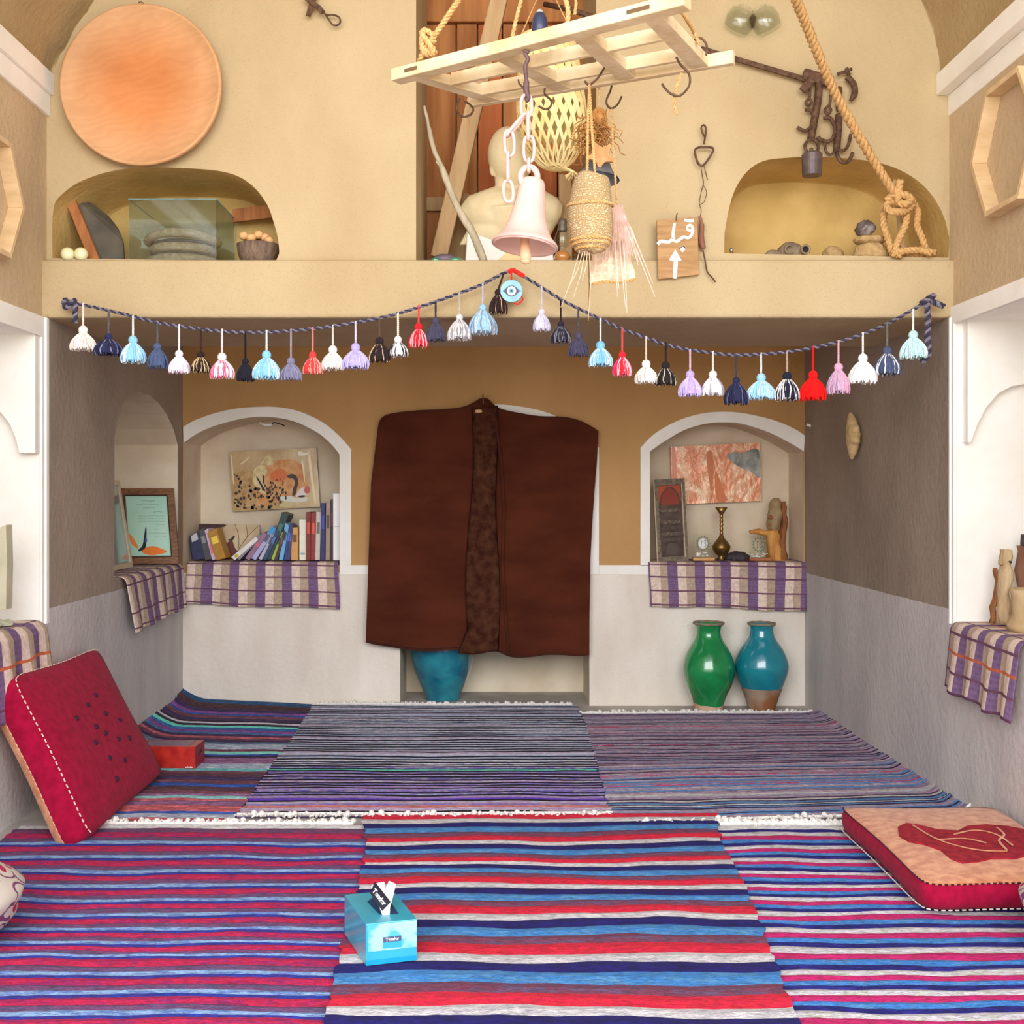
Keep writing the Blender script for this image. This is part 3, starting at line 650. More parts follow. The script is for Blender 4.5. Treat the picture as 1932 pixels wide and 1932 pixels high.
for k in range(5): mb.hexa([bx(.010+.006*k,-.001,.003),bx(.0145+.006*k,-.001,.003),bx(.0145+.006*k,0,.003),bx(.010+.006*k,0,.003)],[bx(.010+.006*k,-.001,.006+.003*(k%2)),bx(.0145+.006*k,-.001,.007),bx(.0145+.006*k,0,.007),bx(.010+.006*k,0,.006+.003*(k%2))])
mb.build('small_print',mInk,parent=t)
# ================================================ CERAMIC JARS
def jarmat(name,c1,c2,clay1,clay2,zc,wob):
    m=mat(name,c1,c2,sc=9,rough=.16,bump=.25,bsc=30,dist=.004,coat=.3); n=m.node_tree.nodes; L=m.node_tree.links; b=n['Principled BSDF']
    src=b.inputs['Base Color'].links[0].from_socket
    g=n.new('ShaderNodeTexCoord'); sx=n.new('ShaderNodeSeparateXYZ'); L.new(g.outputs['Object'],sx.inputs[0])
    nz=n.new('ShaderNodeTexNoise'); nz.inputs['Scale'].default_value=7; L.new(g.outputs['Object'],nz.inputs[0])
    ma=n.new('ShaderNodeMath'); ma.operation='MULTIPLY_ADD'; L.new(nz.outputs[0],ma.inputs[0]); ma.inputs[1].default_value=wob; L.new(sx.outputs[2],ma.inputs[2])
    gt=n.new('ShaderNodeMath'); gt.operation='GREATER_THAN'; L.new(ma.outputs[0],gt.inputs[0]); gt.inputs[1].default_value=zc
    cl=n.new('ShaderNodeValToRGB'); cl.color_ramp.elements[0].color=lin(clay1)+(1,); cl.color_ramp.elements[1].color=lin(clay2)+(1,); cl.color_ramp.elements[0].position=.4; cl.color_ramp.elements[1].position=.6; L.new(nz.outputs[0],cl.inputs[0])
    mx=n.new('ShaderNodeMix'); mx.data_type='RGBA'; L.new(gt.outputs[0],mx.inputs[0]); L.new(cl.outputs[0],mx.inputs[6]); L.new(src,mx.inputs[7]); L.new(mx.outputs[2],b.inputs['Base Color'])
    mr=n.new('ShaderNodeMix'); L.new(gt.outputs[0],mr.inputs[0]); mr.inputs[2].default_value=.9; mr.inputs[3].default_value=.16; L.new(mr.outputs[0],b.inputs['Roughness']); L.new(gt.outputs[0],b.inputs['Coat Weight'])
    return m
def jar(label,px,Y,prof_px,m,z0=0,rim=True,group='glazed storage jars'):
    k=Y/FP; base=P(px,0,Y).x; zb=z0
    yb=VY+(EYE-zb)/k
    pr=[(r*k,(yb-y)*k+zb) for r,y in prof_px]
    pr=sorted(pr,key=lambda a:a[1]); pr[0]=(pr[0][0],zb)
    sp=sm([(a,0,b) for a,b in pr],4); pr=[(p.x,max(p.z,zb)) for p in sp]
    rt,zt=pr[-1]; w=.008
    outer_=[(0.001,zb)]+pr
    inner=[(max(r-w,.004),z) for r,z in reversed(pr[2:])]
    t=thing('glazed_jar',label,'jar',(base,Y,zb),group)
    mb=MB(); mb.lathe(outer_+inner,(base,Y,0),48); mb.build('jar_body',m,parent=t,smooth=True)
    mb=MB(); mb.tube([(base+(rt-.002)*cos(a*PI/18),Y+(rt-.002)*sin(a*PI/18),zt+.001+.001*sin(a*1.7)) for a in range(36)],.0075,n=6,closed=True)
    tag(mb.build('rim',mat('worn_rim',(150,110,86),(120,140,120),sc=30,rough=.7),parent=t,smooth=True),'worn clay rim')
    return t
mJg=jarmat('green_glaze',(16,120,62),(30,146,80),(206,160,130),(222,184,156),.062,.05)
mJt=jarmat('teal_glaze',(14,122,140),(30,140,156),(170,146,124),(150,96,58),.128,.02)
mJb=jarmat('turquoise_glaze',(12,96,128),(40,142,158),(120,120,110),(60,110,120),-.1,.02)
J=[(26,1344),(28,1330),(33,1315),(44,1290),(49,1266),(47,1248),(40,1228),(27,1206),(23,1194),(24,1184),(28,1176)]
jar('bright green glazed jar standing in front of the back wall',1337,5.762,J,mJg)
J=[(24,1344),(27,1330),(33,1310),(42,1290),(50,1262),(48,1244),(40,1224),(26,1204),(23,1194),(22,1186),(25,1177)]
jar('teal glazed jar with a bare clay foot beside the green jar',1437,5.762,J,mJt)
J=[(31,1330),(33,1318),(36,1305),(45,1285),(55,1258),(60,1230),(58,1200),(48,1175),(34,1160),(30,1150),(34,1140)]
jar('turquoise glazed jar half hidden under the brown cloak',835,6.09,J,mJb)
# ================================================ BROWN CLOAK
mCloak=mat('brown_wool',(72,32,19),(88,42,26),sc=3,rough=.95,bump=.5,bsc=260,dist=.003,stretch=(1,1,2.6),sheen=.1,spec=.1)
mCloak2=mat('brown_felt',(58,28,19),(86,52,36),sc=24,rough=.97,bump=1,bsc=70,dist=.008,spec=.1)
YCk=YB-.055
topc=[(713,812),(716,795),(726,784),(750,778),(790,774),(835,772),(870,768),(892,760),(905,752),(920,752),(933,764),(948,772),(985,780),(1020,785),(1060,786),(1090,792),(1112,802),(1129,813)]
botc=[(690,1212),(712,1217),(740,1221),(770,1226),(800,1229),(830,1228),(860,1226),(885,1228),(905,1230),(925,1227),(942,1231),(958,1238),(975,1241),(1000,1240),(1030,1236),(1060,1236),(1090,1238),(1112,1236)]
rtx=lambda v:[1129,1126,1121,1117,1114,1113,1112,1112][min(int(v*7),7)]+([1126,1121,1117,1114,1113,1112,1112,1112][min(int(v*7),7)]-[1129,1126,1121,1117,1114,1113,1112,1112][min(int(v*7),7)])*(v*7-int(v*7))
lfx=lambda v:713-9*min(v*4,1)-14*v
ts_=sm([(a,0,b) for a,b in topc],6); bs_=sm([(a,0,b) for a,b in botc],6)
def ckp(u,v,dy=0):
    i=u*(len(ts_)-1); k=min(int(i),len(ts_)-2); f=i-k; a=ts_[k].lerp(ts_[k+1],f)
    i=u*(len(bs_)-1); k=min(int(i),len(bs_)-2); f=i-k; b=bs_[k].lerp(bs_[k+1],f)
    z=a.z+(b.z-a.z)*v
    xl=lfx(v); xr=rtx(v); x0=a.x*(1-v)+b.x*v; lin0=713*(1-v)+690*v; lin1=1129*(1-v)+1112*v
    x=xl+(x0-lin0)/(lin1-lin0)*(xr-xl)
    w=.010*sin(u*19+v*2)+.008*noise.noise((u*7,v*4,2))+.012*v*sin(u*11+1)
    return P(x,z,YCk-dy-w*.9)
t=thing('cloak','dark brown woollen cloak spread and hung on the back wall','cloak',tuple(P(911,760,YCk)))
mb=MB(); mb.grid(lambda u,v:ckp(u,v),90,60); c_=mb.build('cloth_body',mCloak,parent=t,smooth=True); md=c_.modifiers.new('s','SOLIDIFY'); md.thickness=.005; md.offset=0
def fold(u,v):
    x0=890-9*v+5*sin(v*7); x1=936+6*v+3*sin(v*9+1)
    if v>.9: x0-=(v-.9)*200
    x=x0+(x1-x0)*u; y=768+(1232-768)*v+3*sin(u*5)
    return P(x,y,YCk-.020-.030*sin(u*PI)**.7-.010*noise.noise((u*4,v*18,5)))
mb=MB(); mb.grid(fold,20,90); f_=tag(mb.build('centre_fold',mCloak2,parent=t,smooth=True),'rough darker strip down the middle'); md=f_.modifiers.new('s','SOLIDIFY'); md.thickness=.004; md.offset=0
mb=MB()
mb.tube([ckp(.02+.02*i,.985,.010) for i in range(21)],.006,n=5); mb.build('hem',mCloak,parent=t,smooth=True)
mb=MB(); mb.tube([P(936,800,YCk-.03),P(946,880,YCk-.035),P(951,960,YCk-.034),P(948,1060,YCk-.034),P(953,1150,YCk-.036),P(960,1235,YCk-.038)],.006,n=6); mb.build('edge_seam',mCloak,parent=t,smooth=True)
mb=MB(); mb.ball(P(903,776,YCk-.055),(.020,.006,.010),12,8); tag(mb.build('straw_patch',mat('straw',(196,160,104),(214,182,128),sc=60,rough=.9),parent=t,smooth=True),'straw-coloured patch at the neck')
mIron=mat('rusty_iron',(84,60,46),(120,90,70),sc=60,rough=.75,bump=.5,bsc=200,metal=.35)
mb=MB(); mb.tube([P(911,743,YCk-.06),P(912,762,YCk-.058),P(912,768,YB)],.0035,n=6); tag(mb.build('nail',mIron,origin=P(912,765,YB)),'iron nail holding up the brown cloak','nail')
# ================================================ LEFT BACK NICHE : books, pictures
ZB=.7475; YK=5.965
def pz(py,Y): return P(0,py,Y).z
bk=[ # bottom-left px, bottom-right px, top-left px, top-right px, top py, colour, label, depth
 (365,387,358,375,1001,(44,50,84),'thick navy book, leftmost on the shelf',.13),
 (387,399,374,384,996,(78,78,84),'dark grey book leaning left beside the navy one',.13),
 (399,408,384,391,997,(220,190,214),'pale pink book leaning left',.13),
 (409,427,392,409,996,(178,128,40),'wide ochre book leaning left before the ram picture',.12),
 (436,443,482,488,1013,(232,228,226),'white book leaning furthest to the right',.15),
 (444,451,488,494,1007,(140,136,146),'grey book lying against the white slanting one',.15),
 (463,471,498,505,1003,(150,112,140),'purple grey book with a pink mark leaning right',.14),
 (474,482,513,521,992,(176,176,222),'lavender book leaning right under a blue one',.15),
 (487,493,517,523,1000,(196,196,208),'thin pale grey book leaning right',.14),
 (496,503,522,528,998,(44,66,108),'thin dark blue slanting book',.14),
 (503,510,532,545,966,(36,64,62),'tall dark green book leaning right, above its neighbours',.15),
 (511,517,530,536,1001,(176,200,70),'lime green book leaning right',.13),
 (518,524,536,540,1000,(70,40,60),'thin dark maroon book beside the lime green one',.13),
 (526,534,538,545,986,(110,180,224),'light blue book nearly upright',.15),
 (535,541,545,550,988,(50,72,140),'thin navy blue book beside the light blue one',.15),
 (541,548,550,553,992,(60,60,110),'thin indigo book touching the orange one',.15),
 (549,562,550,562,995,(216,160,90),'orange tan book standing upright',.13),
 (564,577,564,577,980,(240,240,222),'cream book standing upright',.14),
 (578,586,578,587,966,(128,38,28),'dark red book, left of a red pair',.16),
 (586,594,587,596,967,(142,44,32),'dark red book, right of a red pair',.16),
 (594,603,596,605,966,(212,200,192),'beige book between the red pair and a navy one',.16),
 (605,613,606,614,949,(30,38,100),'tall navy book near the right end',.17),
 (614,622,615,623,948,(160,136,122),'tall brown-grey book near the right end',.17),
 (622,628,623,628,942,(56,26,26),'tall very dark brown book beside the white one',.17),
 (629,643,629,642,931,(252,252,252),'tallest white book at the right end of the row',.18)]
mPage=mat('book_pages',(226,216,196),(240,232,214),sc=200,stretch=(1,1,.02))
for i,(a,b,c,d,ty,col,lab,dep) in enumerate(bk):
    z1=pz(ty,YK); m=mat('book_cover_%d'%i,col,tuple(min(255,x+12) for x in col),sc=30,rough=.45)
    A=P(a,0,YK);B=P(b,0,YK);C=P(c,0,YK);D=P(d,0,YK)
    def q(x,z,y): return Vector((x,y,z))
    # thickness-true bottom: tilt the whole block, keep lowest corner on the cloth
    lean=(C.x+D.x-A.x-B.x)/2; zlb=ZB; w=(B.x-A.x)
    dzl=max(0,-lean)*w/max(z1-ZB,.1)*.8; dzr=max(0,lean)*w/max(z1-ZB,.1)*.8
    def blk(y0,y1,ins):
        n=ins
        return [q(A.x+n,ZB+dzr*0+ (dzl if lean<0 else 0)*0,y0)]*0
    z00=ZB+(dzl if lean<0 else 0)*0; za=ZB+(dzr if lean>0 else 0)*0; 
    if lean>0: zA,zB_=ZB,ZB+0*dzr; 
    zA=ZB+ (dzl if lean<0 else 0); zBb=ZB+(dzr if lean>0 else 0); zA=ZB if lean>=0 else ZB+0; 
    if lean<0: zA,zBb=ZB+dzl,ZB
    else: zA,zBb=ZB,ZB+0
    if lean>0: zA,zBb=ZB+dzr,ZB
    if lean<0: zA,zBb=ZB,ZB+dzl
    zC,zD=z1,z1
    if lean>.02: zC,zD=z1,z1-w*.75
    if lean<-.02: zC,zD=z1-w*.5,z1
    y0=YK+.01*((i*7)%3)-.01; y1=y0+dep
    t=thing('book',lab,'book',((A.x+B.x)/2,y0,ZB),'books in the left niche')
    mb=MB(); mb.hexa([q(A.x,zA,y0),q(B.x,zBb,y0),q(D.x,zD,y0),q(C.x,zC,y0)],[q(A.x,zA,y1),q(B.x,zBb,y1),q(D.x,zD,y1),q(C.x,zC,y1)])
    cv_=mb.build('cover',m,parent=t,bevel=.0012)
    # spine title marks
    k=.30; e=.18; mb=MB(); tt=lambda u,v,yy:(q(A.x,zA,yy).lerp(q(B.x,zBb,yy),u)).lerp(q(C.x,zC,yy).lerp(q(D.x,zD,yy),u),v)
    lc={0:(200,196,200),6:(226,110,130),2:(236,150,160),4:(206,190,40),17:(150,190,200)}.get(i,tuple(int(min(255,x*1.5+30)) if sum(col)<380 else int(x*.6) for x in col))
    v0,v1={0:(.72,.97),6:(.5,.62),2:(.2,.5),4:(.08,.2),17:(.13,.18),24:(.5,.505)}.get(i,(.55,.78))
    mb.hexa([tt(e,v0,y0-.0006),tt(1-e,v0,y0-.0006),tt(1-e,v1,y0-.0006),tt(e,v1,y0-.0006)],[tt(e,v0,y0),tt(1-e,v0,y0),tt(1-e,v1,y0),tt(e,v1,y0)])
    mb.build('spine_label',mat('spine_%d'%i,lc,rough=.6),parent=cv_)
    if i==7:
        mb=MB(); mb.hexa([tt(.0,.80,y0-.002),tt(1,.80,y0-.002),tt(1,1.0,y0-.002),tt(.0,1.0,y0-.002)],[tt(.0,.8,y0-.0007),tt(1,.8,y0-.0007),tt(1,1.0,y0-.0007),tt(0,1.0,y0-.0007)]); mb.build('blue_sticker',mat('sky_sticker',(60,160,220),rough=.4),parent=t)
# picture helper: canvas with pieces painted on it
def canvas(name,label,corners,Y,tilt,mface,mside,th=.018):
    """corners px TL TR BR BL"""
    c=[P(x,y,Y+(tilt if i<2 else 0)) for i,(x,y) in enumerate(corners)]
    t=thing(name,label,'picture',tuple((c[2]+c[3])/2))
    mb=MB(); mb.hexa([p for p in c],[p+Vector((0,th,0)) for p in c]); mb.build('board',mside,parent=t)
    mb=MB(); mb.hexa([p+Vector((0,-.0012,0)) for p in c],[p for p in c]); mb.build('painted_face',mface,parent=t)
    def at(u,v,d): # u right, v down
        return c[0].lerp(c[1],u).lerp(c[3].lerp(c[2],u),v)+Vector((0,-.0014-d,0))
    return t,at
def patch(t,at,uv,col,d,name,n=3,rough=.5,c2=None,sc=40,**kw):
    mb=MB(); mb.prism([at(min(max(p.x,.004),.996),min(max(p.z,.004),.996),d) for p in sm([(a,0,b) for a,b in uv],n,closed=True)],(0,.0005,0))
    return mb.build(name,mat('paint_%d_%d_%d'%col+('x%d'%sc if c2 else ''),col,c2,rough=rough,sc=sc,**kw),parent=t)
mEdge=mat('dark_edge',(70,50,36),rough=.7)
mCht=mat('gold_print',(190,156,108),(222,196,150),sc=7,rough=.28,bump=.5,bsc=16,dist=.006,coat=.6,stretch=(1,1,.6))
t,at=canvas('cheetah_picture','shiny canvas print of a cheetah head hanging above the books',[(433,853),(597,845),(604,956),(440,965)],6.20,0,mCht,mEdge)
t['_p']=0; del t['_p']
patch(t,at,[(.02,.98),(.0,.55),(.06,.36),(.16,.30),(.30,.38),(.40,.55),(.5,.75),(.62,.85),(.58,.99)],(206,176,122),.0002,'spotted_back',c2=(176,132,80),sc=30)
patch(t,at,[(.30,.95),(.27,.70),(.24,.50),(.28,.33),(.40,.22),(.55,.18),(.72,.18),(.83,.30),(.86,.48),(.88,.62),(.86,.74),(.78,.80),(.66,.78),(.52,.86)],(204,132,76),.0006,'head',c2=(228,176,116),sc=26)
patch(t,at,[(.46,.40),(.56,.32),(.64,.38),(.63,.50),(.54,.54),(.46,.50)],(222,120,66),.0010,'orange_brow')
patch(t,at,[(.25,.50),(.27,.32),(.36,.24),(.42,.34),(.38,.46),(.37,.62),(.38,.74),(.30,.66)],(238,226,180),.0011,'ear',c2=(214,190,130))
patch(t,at,[(.36,.20),(.45,.06),(.49,.12),(.50,.24),(.44,.26),(.38,.27)],(240,226,184),.0010,'ear',c2=(200,170,110))
patch(t,at,[(.29,.45),(.31,.46),(.38,.66),(.36,.67)],(40,32,30),.0015,'marking'); patch(t,at,[(.365,.42),(.38,.44),(.375,.56),(.362,.54)],(60,46,40),.0015,'marking')
patch(t,at,[(.64,.46),(.70,.42),(.75,.46),(.77,.56),(.75,.66),(.73,.76),(.69,.80),(.70,.68),(.73,.58),(.71,.50),(.67,.49)],(70,58,56),.0015,'tear_stripe')
patch(t,at,[(.73,.80),(.78,.68),(.84,.66),(.88,.72),(.86,.78),(.78,.81)],(240,224,220),.0013,'muzzle'); patch(t,at,[(.84,.66),(.88,.64),(.90,.72),(.86,.77),(.83,.73)],(206,110,100),.0017,'nose')
patch(t,at,[(.75,.80),(.82,.79),(.84,.81),(.79,.825)],(36,26,30),.0019,'mouth'); patch(t,at,[(.54,.80),(.66,.79),(.75,.84),(.86,.83),(.83,.90),(.70,.90),(.58,.87)],(226,226,216),.0012,'white_chin')
patch(t,at,[(.53,.95),(.60,.88),(.68,.89),(.71,.95),(.62,.98)],(214,196,150),.0013,'paw')
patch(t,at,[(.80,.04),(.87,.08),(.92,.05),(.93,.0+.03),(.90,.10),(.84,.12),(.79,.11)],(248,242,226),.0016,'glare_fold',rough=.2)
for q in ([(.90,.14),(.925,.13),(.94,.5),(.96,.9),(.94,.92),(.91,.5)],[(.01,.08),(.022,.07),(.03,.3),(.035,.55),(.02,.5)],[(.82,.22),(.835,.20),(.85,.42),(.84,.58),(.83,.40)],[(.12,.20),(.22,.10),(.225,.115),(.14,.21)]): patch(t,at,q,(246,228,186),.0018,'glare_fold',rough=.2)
sp=MB(); r_=random.Random(8)
for k in range(95):
    u=.02+.56*r_.random(); v=.34+.64*r_.random()
    if u>.25 and v<.62: continue
    if v<.35+.2*(u*2): continue
    a=.006+.008*r_.random(); c0=at(u,v,.0016)
    sp.prism([c0+Vector((a*cos(i*1.05)*(.5+r_.random()*.4),0,a*sin(i*1.05)*.8)) for i in range(6)],(0,.0004,0))
for k in range(40):
    u=.38+.24*r_.random(); v=.5+.35*r_.random(); a=.004+.005*r_.random(); c0=at(u,v,.0017)
    sp.prism([c0+Vector((a*cos(i*1.05)*.5,0,a*sin(i*1.05)*1.1)) for i in range(6)],(0,.0004,0))
sp.build('fur_spots',mat('fur_spot',(62,44,32),rough=.4),parent=t)
# ram picture leaning behind the books
mRam=mat('bark_print',(196,172,136),(222,204,170),sc=9,rough=.5,bump=.2,bsc=30)
t,at=canvas('ram_picture','small brown picture of a horned animal and branches behind the books',[(374,988),(490,990),(490,1061),(374,1061)],6.12,.02,mRam,mEdge,.010)
patch(t,at,[(.0,.0),(.42,.0),(.40,.08),(.2,.16),(.0,.2)],(64,32,38),.0003,'dark_corner')
patch(t,at,[(.36,.98),(.40,.60),(.36,.45),(.42,.42),(.52,.38),(.56,.44),(.60,.62),(.70,.82),(.74,.98)],(118,56,42),.0006,'animal_body',c2=(96,44,40),sc=30)
patch(t,at,[(.36,.42),(.42,.38),(.50,.42),(.48,.48),(.40,.50)],(214,196,170),.0010,'face'); patch(t,at,[(.52,.42),(.56,.32),(.60,.30),(.58,.38),(.55,.44)],(40,28,26),.0010,'horn')
for l in ([(.62,.75),(.72,.50),(.84,.25),(.99,.02)],[(.66,.62),(.66,.30),(.60,.0)],[(.74,.45),(.80,.30),(.78,.02)],[(.36,.3),(.40,.12),(.46,.02)]):
    mb=MB(); mb.tube(sm([at(a,b,.0014) for a,b in l],4),.0030,n=4,flat=.4); mb.build('branch',mat('branch_paint',(104,78,56),rough=.6),parent=t)
# spot lights near the niche crown
def spotlamp(px,py,Y,label):
    t=thing('spot_lamp',label,'lamp',tuple(P(px,py,Y)),'little niche lamps')
    mb=MB(); mb.tube([P(px-16,py-2,Y),P(px-4,py+2,Y-.01),P(px+8,py+1,Y-.01)],.007,n=8); mb.build('lamp_body',mWhite,parent=t,smooth=True)
    mb=MB(); mb.tube(sm([P(px+8,py+1,Y-.01),P(px+13,py-3,Y-.01),P(px+32,py+3,Y)],3),.0030,n=5); mb.build('wire',mBlack,parent=t)
spotlamp(505,800,6.02,'small white lamp with a black wire at the top of the left niche')
# ================================================ RIGHT BACK NICHE
mCop=mat('copper_wrap',(232,150,108),(255,214,176),sc=7,rough=.25,bump=.6,bsc=9,dist=.02,coat=.8,stretch=(1.3,1,.9),metal=.1,lo=.42,hi=.60,detail=2)
[setattr(x.inputs['Distortion'],'default_value',2.2) for x in mCop.node_tree.nodes if x.bl_idname=='ShaderNodeTexNoise']
t,at=canvas('wrapped_picture','crinkled orange picture wrapped in clear film in the right niche',[(1265,843),(1434,835),(1436,945),(1268,952)],6.16,0,mCop,mat('orange_edge',(196,110,70)))
patch(t,at,[(.62,.22),(.70,.14),(.80,.16),(.98,.12),(.995,.60),(.90,.50),(.78,.42)],(110,118,118),.0004,'grey_patch',rough=.2,c2=(190,190,180),sc=16,bump=1,bsc=20)
patch(t,at,[(.40,.14),(.47,.14),(.47,.55),(.45,.80),(.42,.60)],(214,128,86),.0004,'fold_mark',rough=.2)
patch(t,at,[(.49,.45),(.54,.60),(.60,.88),(.62,.97),(.50,.96)],(222,132,88),.0004,'fold_mark',rough=.2)
patch(t,at,[(.01,.03),(.05,.03),(.06,.5),(.03,.97),(.01,.97)],(226,140,100),.0004,'fold_mark',rough=.2)
# narrow dark framed picture
mFr=mat('antique_frame',(96,84,70),(130,116,98),sc=60,rough=.5,metal=.3); mGilt=mat('gilt_edge',(190,170,140),(220,204,176),sc=200,rough=.4)
cf=[P(1232,905,6.03),P(1291,902,6.05),P(1299,1060,5.95),P(1240,1064,5.93)]
t=thing('picture_frame','tall narrow framed picture leaning in the right niche','picture',tuple((cf[2]+cf[3])/2))
def fq(u,v,d=0): return cf[0].lerp(cf[1],u).lerp(cf[3].lerp(cf[2],u),v)+Vector((0,-d,0))
mb=MB()
for (a,b,c,d) in ((0,1,0,.075),(0,1,.925,1),(0,.14,.075,.925),(.86,1,.075,.925)): mb.hexa([fq(a,c,.006),fq(b,c,.006),fq(b,d,.006),fq(a,d,.006)],[fq(a,c,-.012),fq(b,c,-.012),fq(b,d,-.012),fq(a,d,-.012)])
mb.build('frame',mFr,parent=t)
mb=MB(); mb.tube([fq(0.01,0,.008),fq(0.01,1,.008)],.0035,n=6); mb.tube([fq(.90,.06,.008),fq(.90,.94,.008)],.0028,n=6); tag(mb.build('beading',mGilt,parent=t),'pale beaded edging')
mb=MB(); mb.hexa([fq(.13,.07,0),fq(.87,.07,0),fq(.87,.93,0),fq(.13,.93,0)],[fq(.13,.07,-.01),fq(.87,.07,-.01),fq(.87,.93,-.01),fq(.13,.93,-.01)]); mb.build('picture_sheet',mat('dark_picture',(60,42,40),(96,78,66),sc=14,rough=.3,coat=.5),parent=t)
at=lambda u,v,d:fq(u,v,.0008+d)
patch(t,at,[(.14,.08),(.86,.08),(.86,.28),(.78,.18),(.62,.10),(.40,.10),(.24,.18),(.14,.30)],(170,74,44),.0004,'orange_corner',n=1)
patch(t,at,[(.22,.30),(.30,.17),(.50,.11),(.70,.17),(.80,.30),(.50,.31)],(140,54,38),.0006,'arch_print')
for k,v in enumerate((.36,.43,.50,.57,.64,.71)):
    patch(t,at,[(.22,v),(.80,v),(.78,v+.035),(.24,v+.035)],[(120,104,86),(86,70,62)][k%2],.0005,'verse_band',n=2,c2=(70,52,48),sc=60)
patch(t,at,[(.3,.85),(.4,.77),(.6,.77),(.7,.84),(.6,.90),(.4,.90)],(84,70,62),.0006,'rosette')
# award plaques
mGlass=thinglass('clear_glass',(248,250,248),.03,.08)
mWb=mat('plaque_wood',(206,150,84),(226,176,110),sc=30,rough=.5,stretch=(1,6,6)); mWb2=mat('plaque_wood_dark',(160,92,52),(180,108,66),sc=30,rough=.5)
mGreen=mat('wreath_green',(90,120,90),(130,150,120),sc=60); mSil=mat('silver_etch',(216,220,216),(240,240,236),sc=40,rough=.3)
def plaque(label,x0,x1,y0,y1,Y,wb,base_y,em):
    a=P(x0,y1,Y);b=P(x1,y0,Y); zb=ZB-.001
    t=thing('glass_plaque',label,'award',((a.x+b.x)/2,Y,zb),'glass award plaques')
    mb=MB(); mb.box(a.x-.004,b.x+.008,Y-.025,Y+.02,zb,zb+.016); mb.build('wooden_base',wb,parent=t,bevel=.002)
    mb=MB(); mb.box(a.x,b.x,Y-.005,Y+.004,zb+.016,b.z); mb.build('glass_plate',mGlass,parent=t,bevel=.001)
    cx=(a.x+b.x)/2; cz=b.z-.048; 
    mb=MB(); mb.tube([(cx+.029*cos(i*PI/12),Y-.0058,cz+.033*sin(i*PI/12)) for i in range(24)],.0045,n=5,closed=True,flat=.3)
    for i in range(14): mb.ball((cx+.034*cos(i*PI/7),Y-.006,cz+.038*sin(i*PI/7)),(.004,.001,.004),6,4)
    mb.build('wreath',mGreen,parent=t)
    if em:
        mb=MB(); mb.lathe([(0.0001,0),(.024,0)],(0,0,0),24); mb.v=[Vector((cx+p.x,Y-.0062,cz+p.y*1.1)) for p in mb.v]; mb.build('emblem_field',mSil,parent=t)
    mb=MB(); o=lambda x,z:Vector((cx+x,Y-.0068,cz+z))
    mb.tube([o(-.013,.013),o(-.009,.018),o(-.009,-.002),o(-.011,-.018)],.0032,n=5,flat=.3)
    mb.tube([o(-.009,.004),o(-.003,.012)],.0020,n=5,flat=.3)
    mb.tube(sm([o(.004,.016),o(.013,.018),o(.015,.008),o(.006,.003),o(.014,-.003),o(.015,-.013),o(.004,-.017)],3),.0032,n=5,flat=.3)
    mb.build('numerals',mBlack,parent=t)
    mb=MB(); r_=random.Random(x0)
    for k in range(12): c0=Vector((a.x+.012+(b.x-a.x-.02)*r_.random(),Y-.0058,zb+.02+(cz-.045-zb-.02)*r_.random())); mb.ball(c0,(.006,.0008,.003),6,4)
    mb.build('etching',mSil,parent=t)
    return t
plaque('clear glass award plaque on a wooden base beside the narrow frame',1308,1344,1008,1060,5.96,mWb,0,True)
plaque('clear glass award plaque on a wooden base before the wooden carving',1414,1450,1010,1062,5.95,mWb2,0,False)
# brass hookah base
mBrass=mat('aged_brass',(120,92,50),(160,128,74),sc=20,rough=.35,metal=.8)
k=6.03/FP; cx=P(1361,0,6.03).x
t=thing('brass_vase','slender brass water-pipe vase with a funnel top in the right niche','vase',(cx,6.03,ZB-.001),None)
z_=lambda y:ZB-.001+(1062-y)*k
mb=MB(); mb.lathe([(.001,z_(1062)),(9*k,z_(1062)),(9*k,z_(1059)),(5*k,z_(1056)),(12*k,z_(1050)),(16.5*k,z_(1042)),(17*k,z_(1036)),(12*k,z_(1028)),(6*k,z_(1021)),(3.2*k,z_(1015))],(cx,6.03,0),32); mb.build('bulb',mBrass,parent=t,smooth=True)
mb=MB(); pr=[]
for i in range(20):
    y=1015-i*2.05; pr.append(((3.0+(.9 if i%4==1 else 0))*k,z_(y)))
mb.lathe(pr,(cx,6.03,0),20); mb.build('neck',mBrass,parent=t,smooth=True)
mb=MB(); mb.lathe([(3*k,z_(977)),(5*k,z_(974)),(12*k,z_(963)),(11*k,z_(963)),(4*k,z_(974)),(.001,z_(974))],(cx,6.03,0),32); mb.build('funnel',mBrass,parent=t,smooth=True)
# dark lump
mLump=mat('dark_stone',(44,38,48),(72,62,66),sc=14,rough=.6,bump=1,bsc=30,dist=.01)
mb=MB(); mb.ball(P(1391,1052,5.97)+Vector((0,0,.0)),(.066,.03,.033),28,18,fn=lambda d:1+.12*noise.noise(d*2.2)); 
for v in mb.v: v.z=max(v.z,ZB)
tag(mb.build('dark_rock',mLump,smooth=True,origin=P(1391,1062,5.97)),'dark brown lumpy rock lying between the two glass plaques','rock')
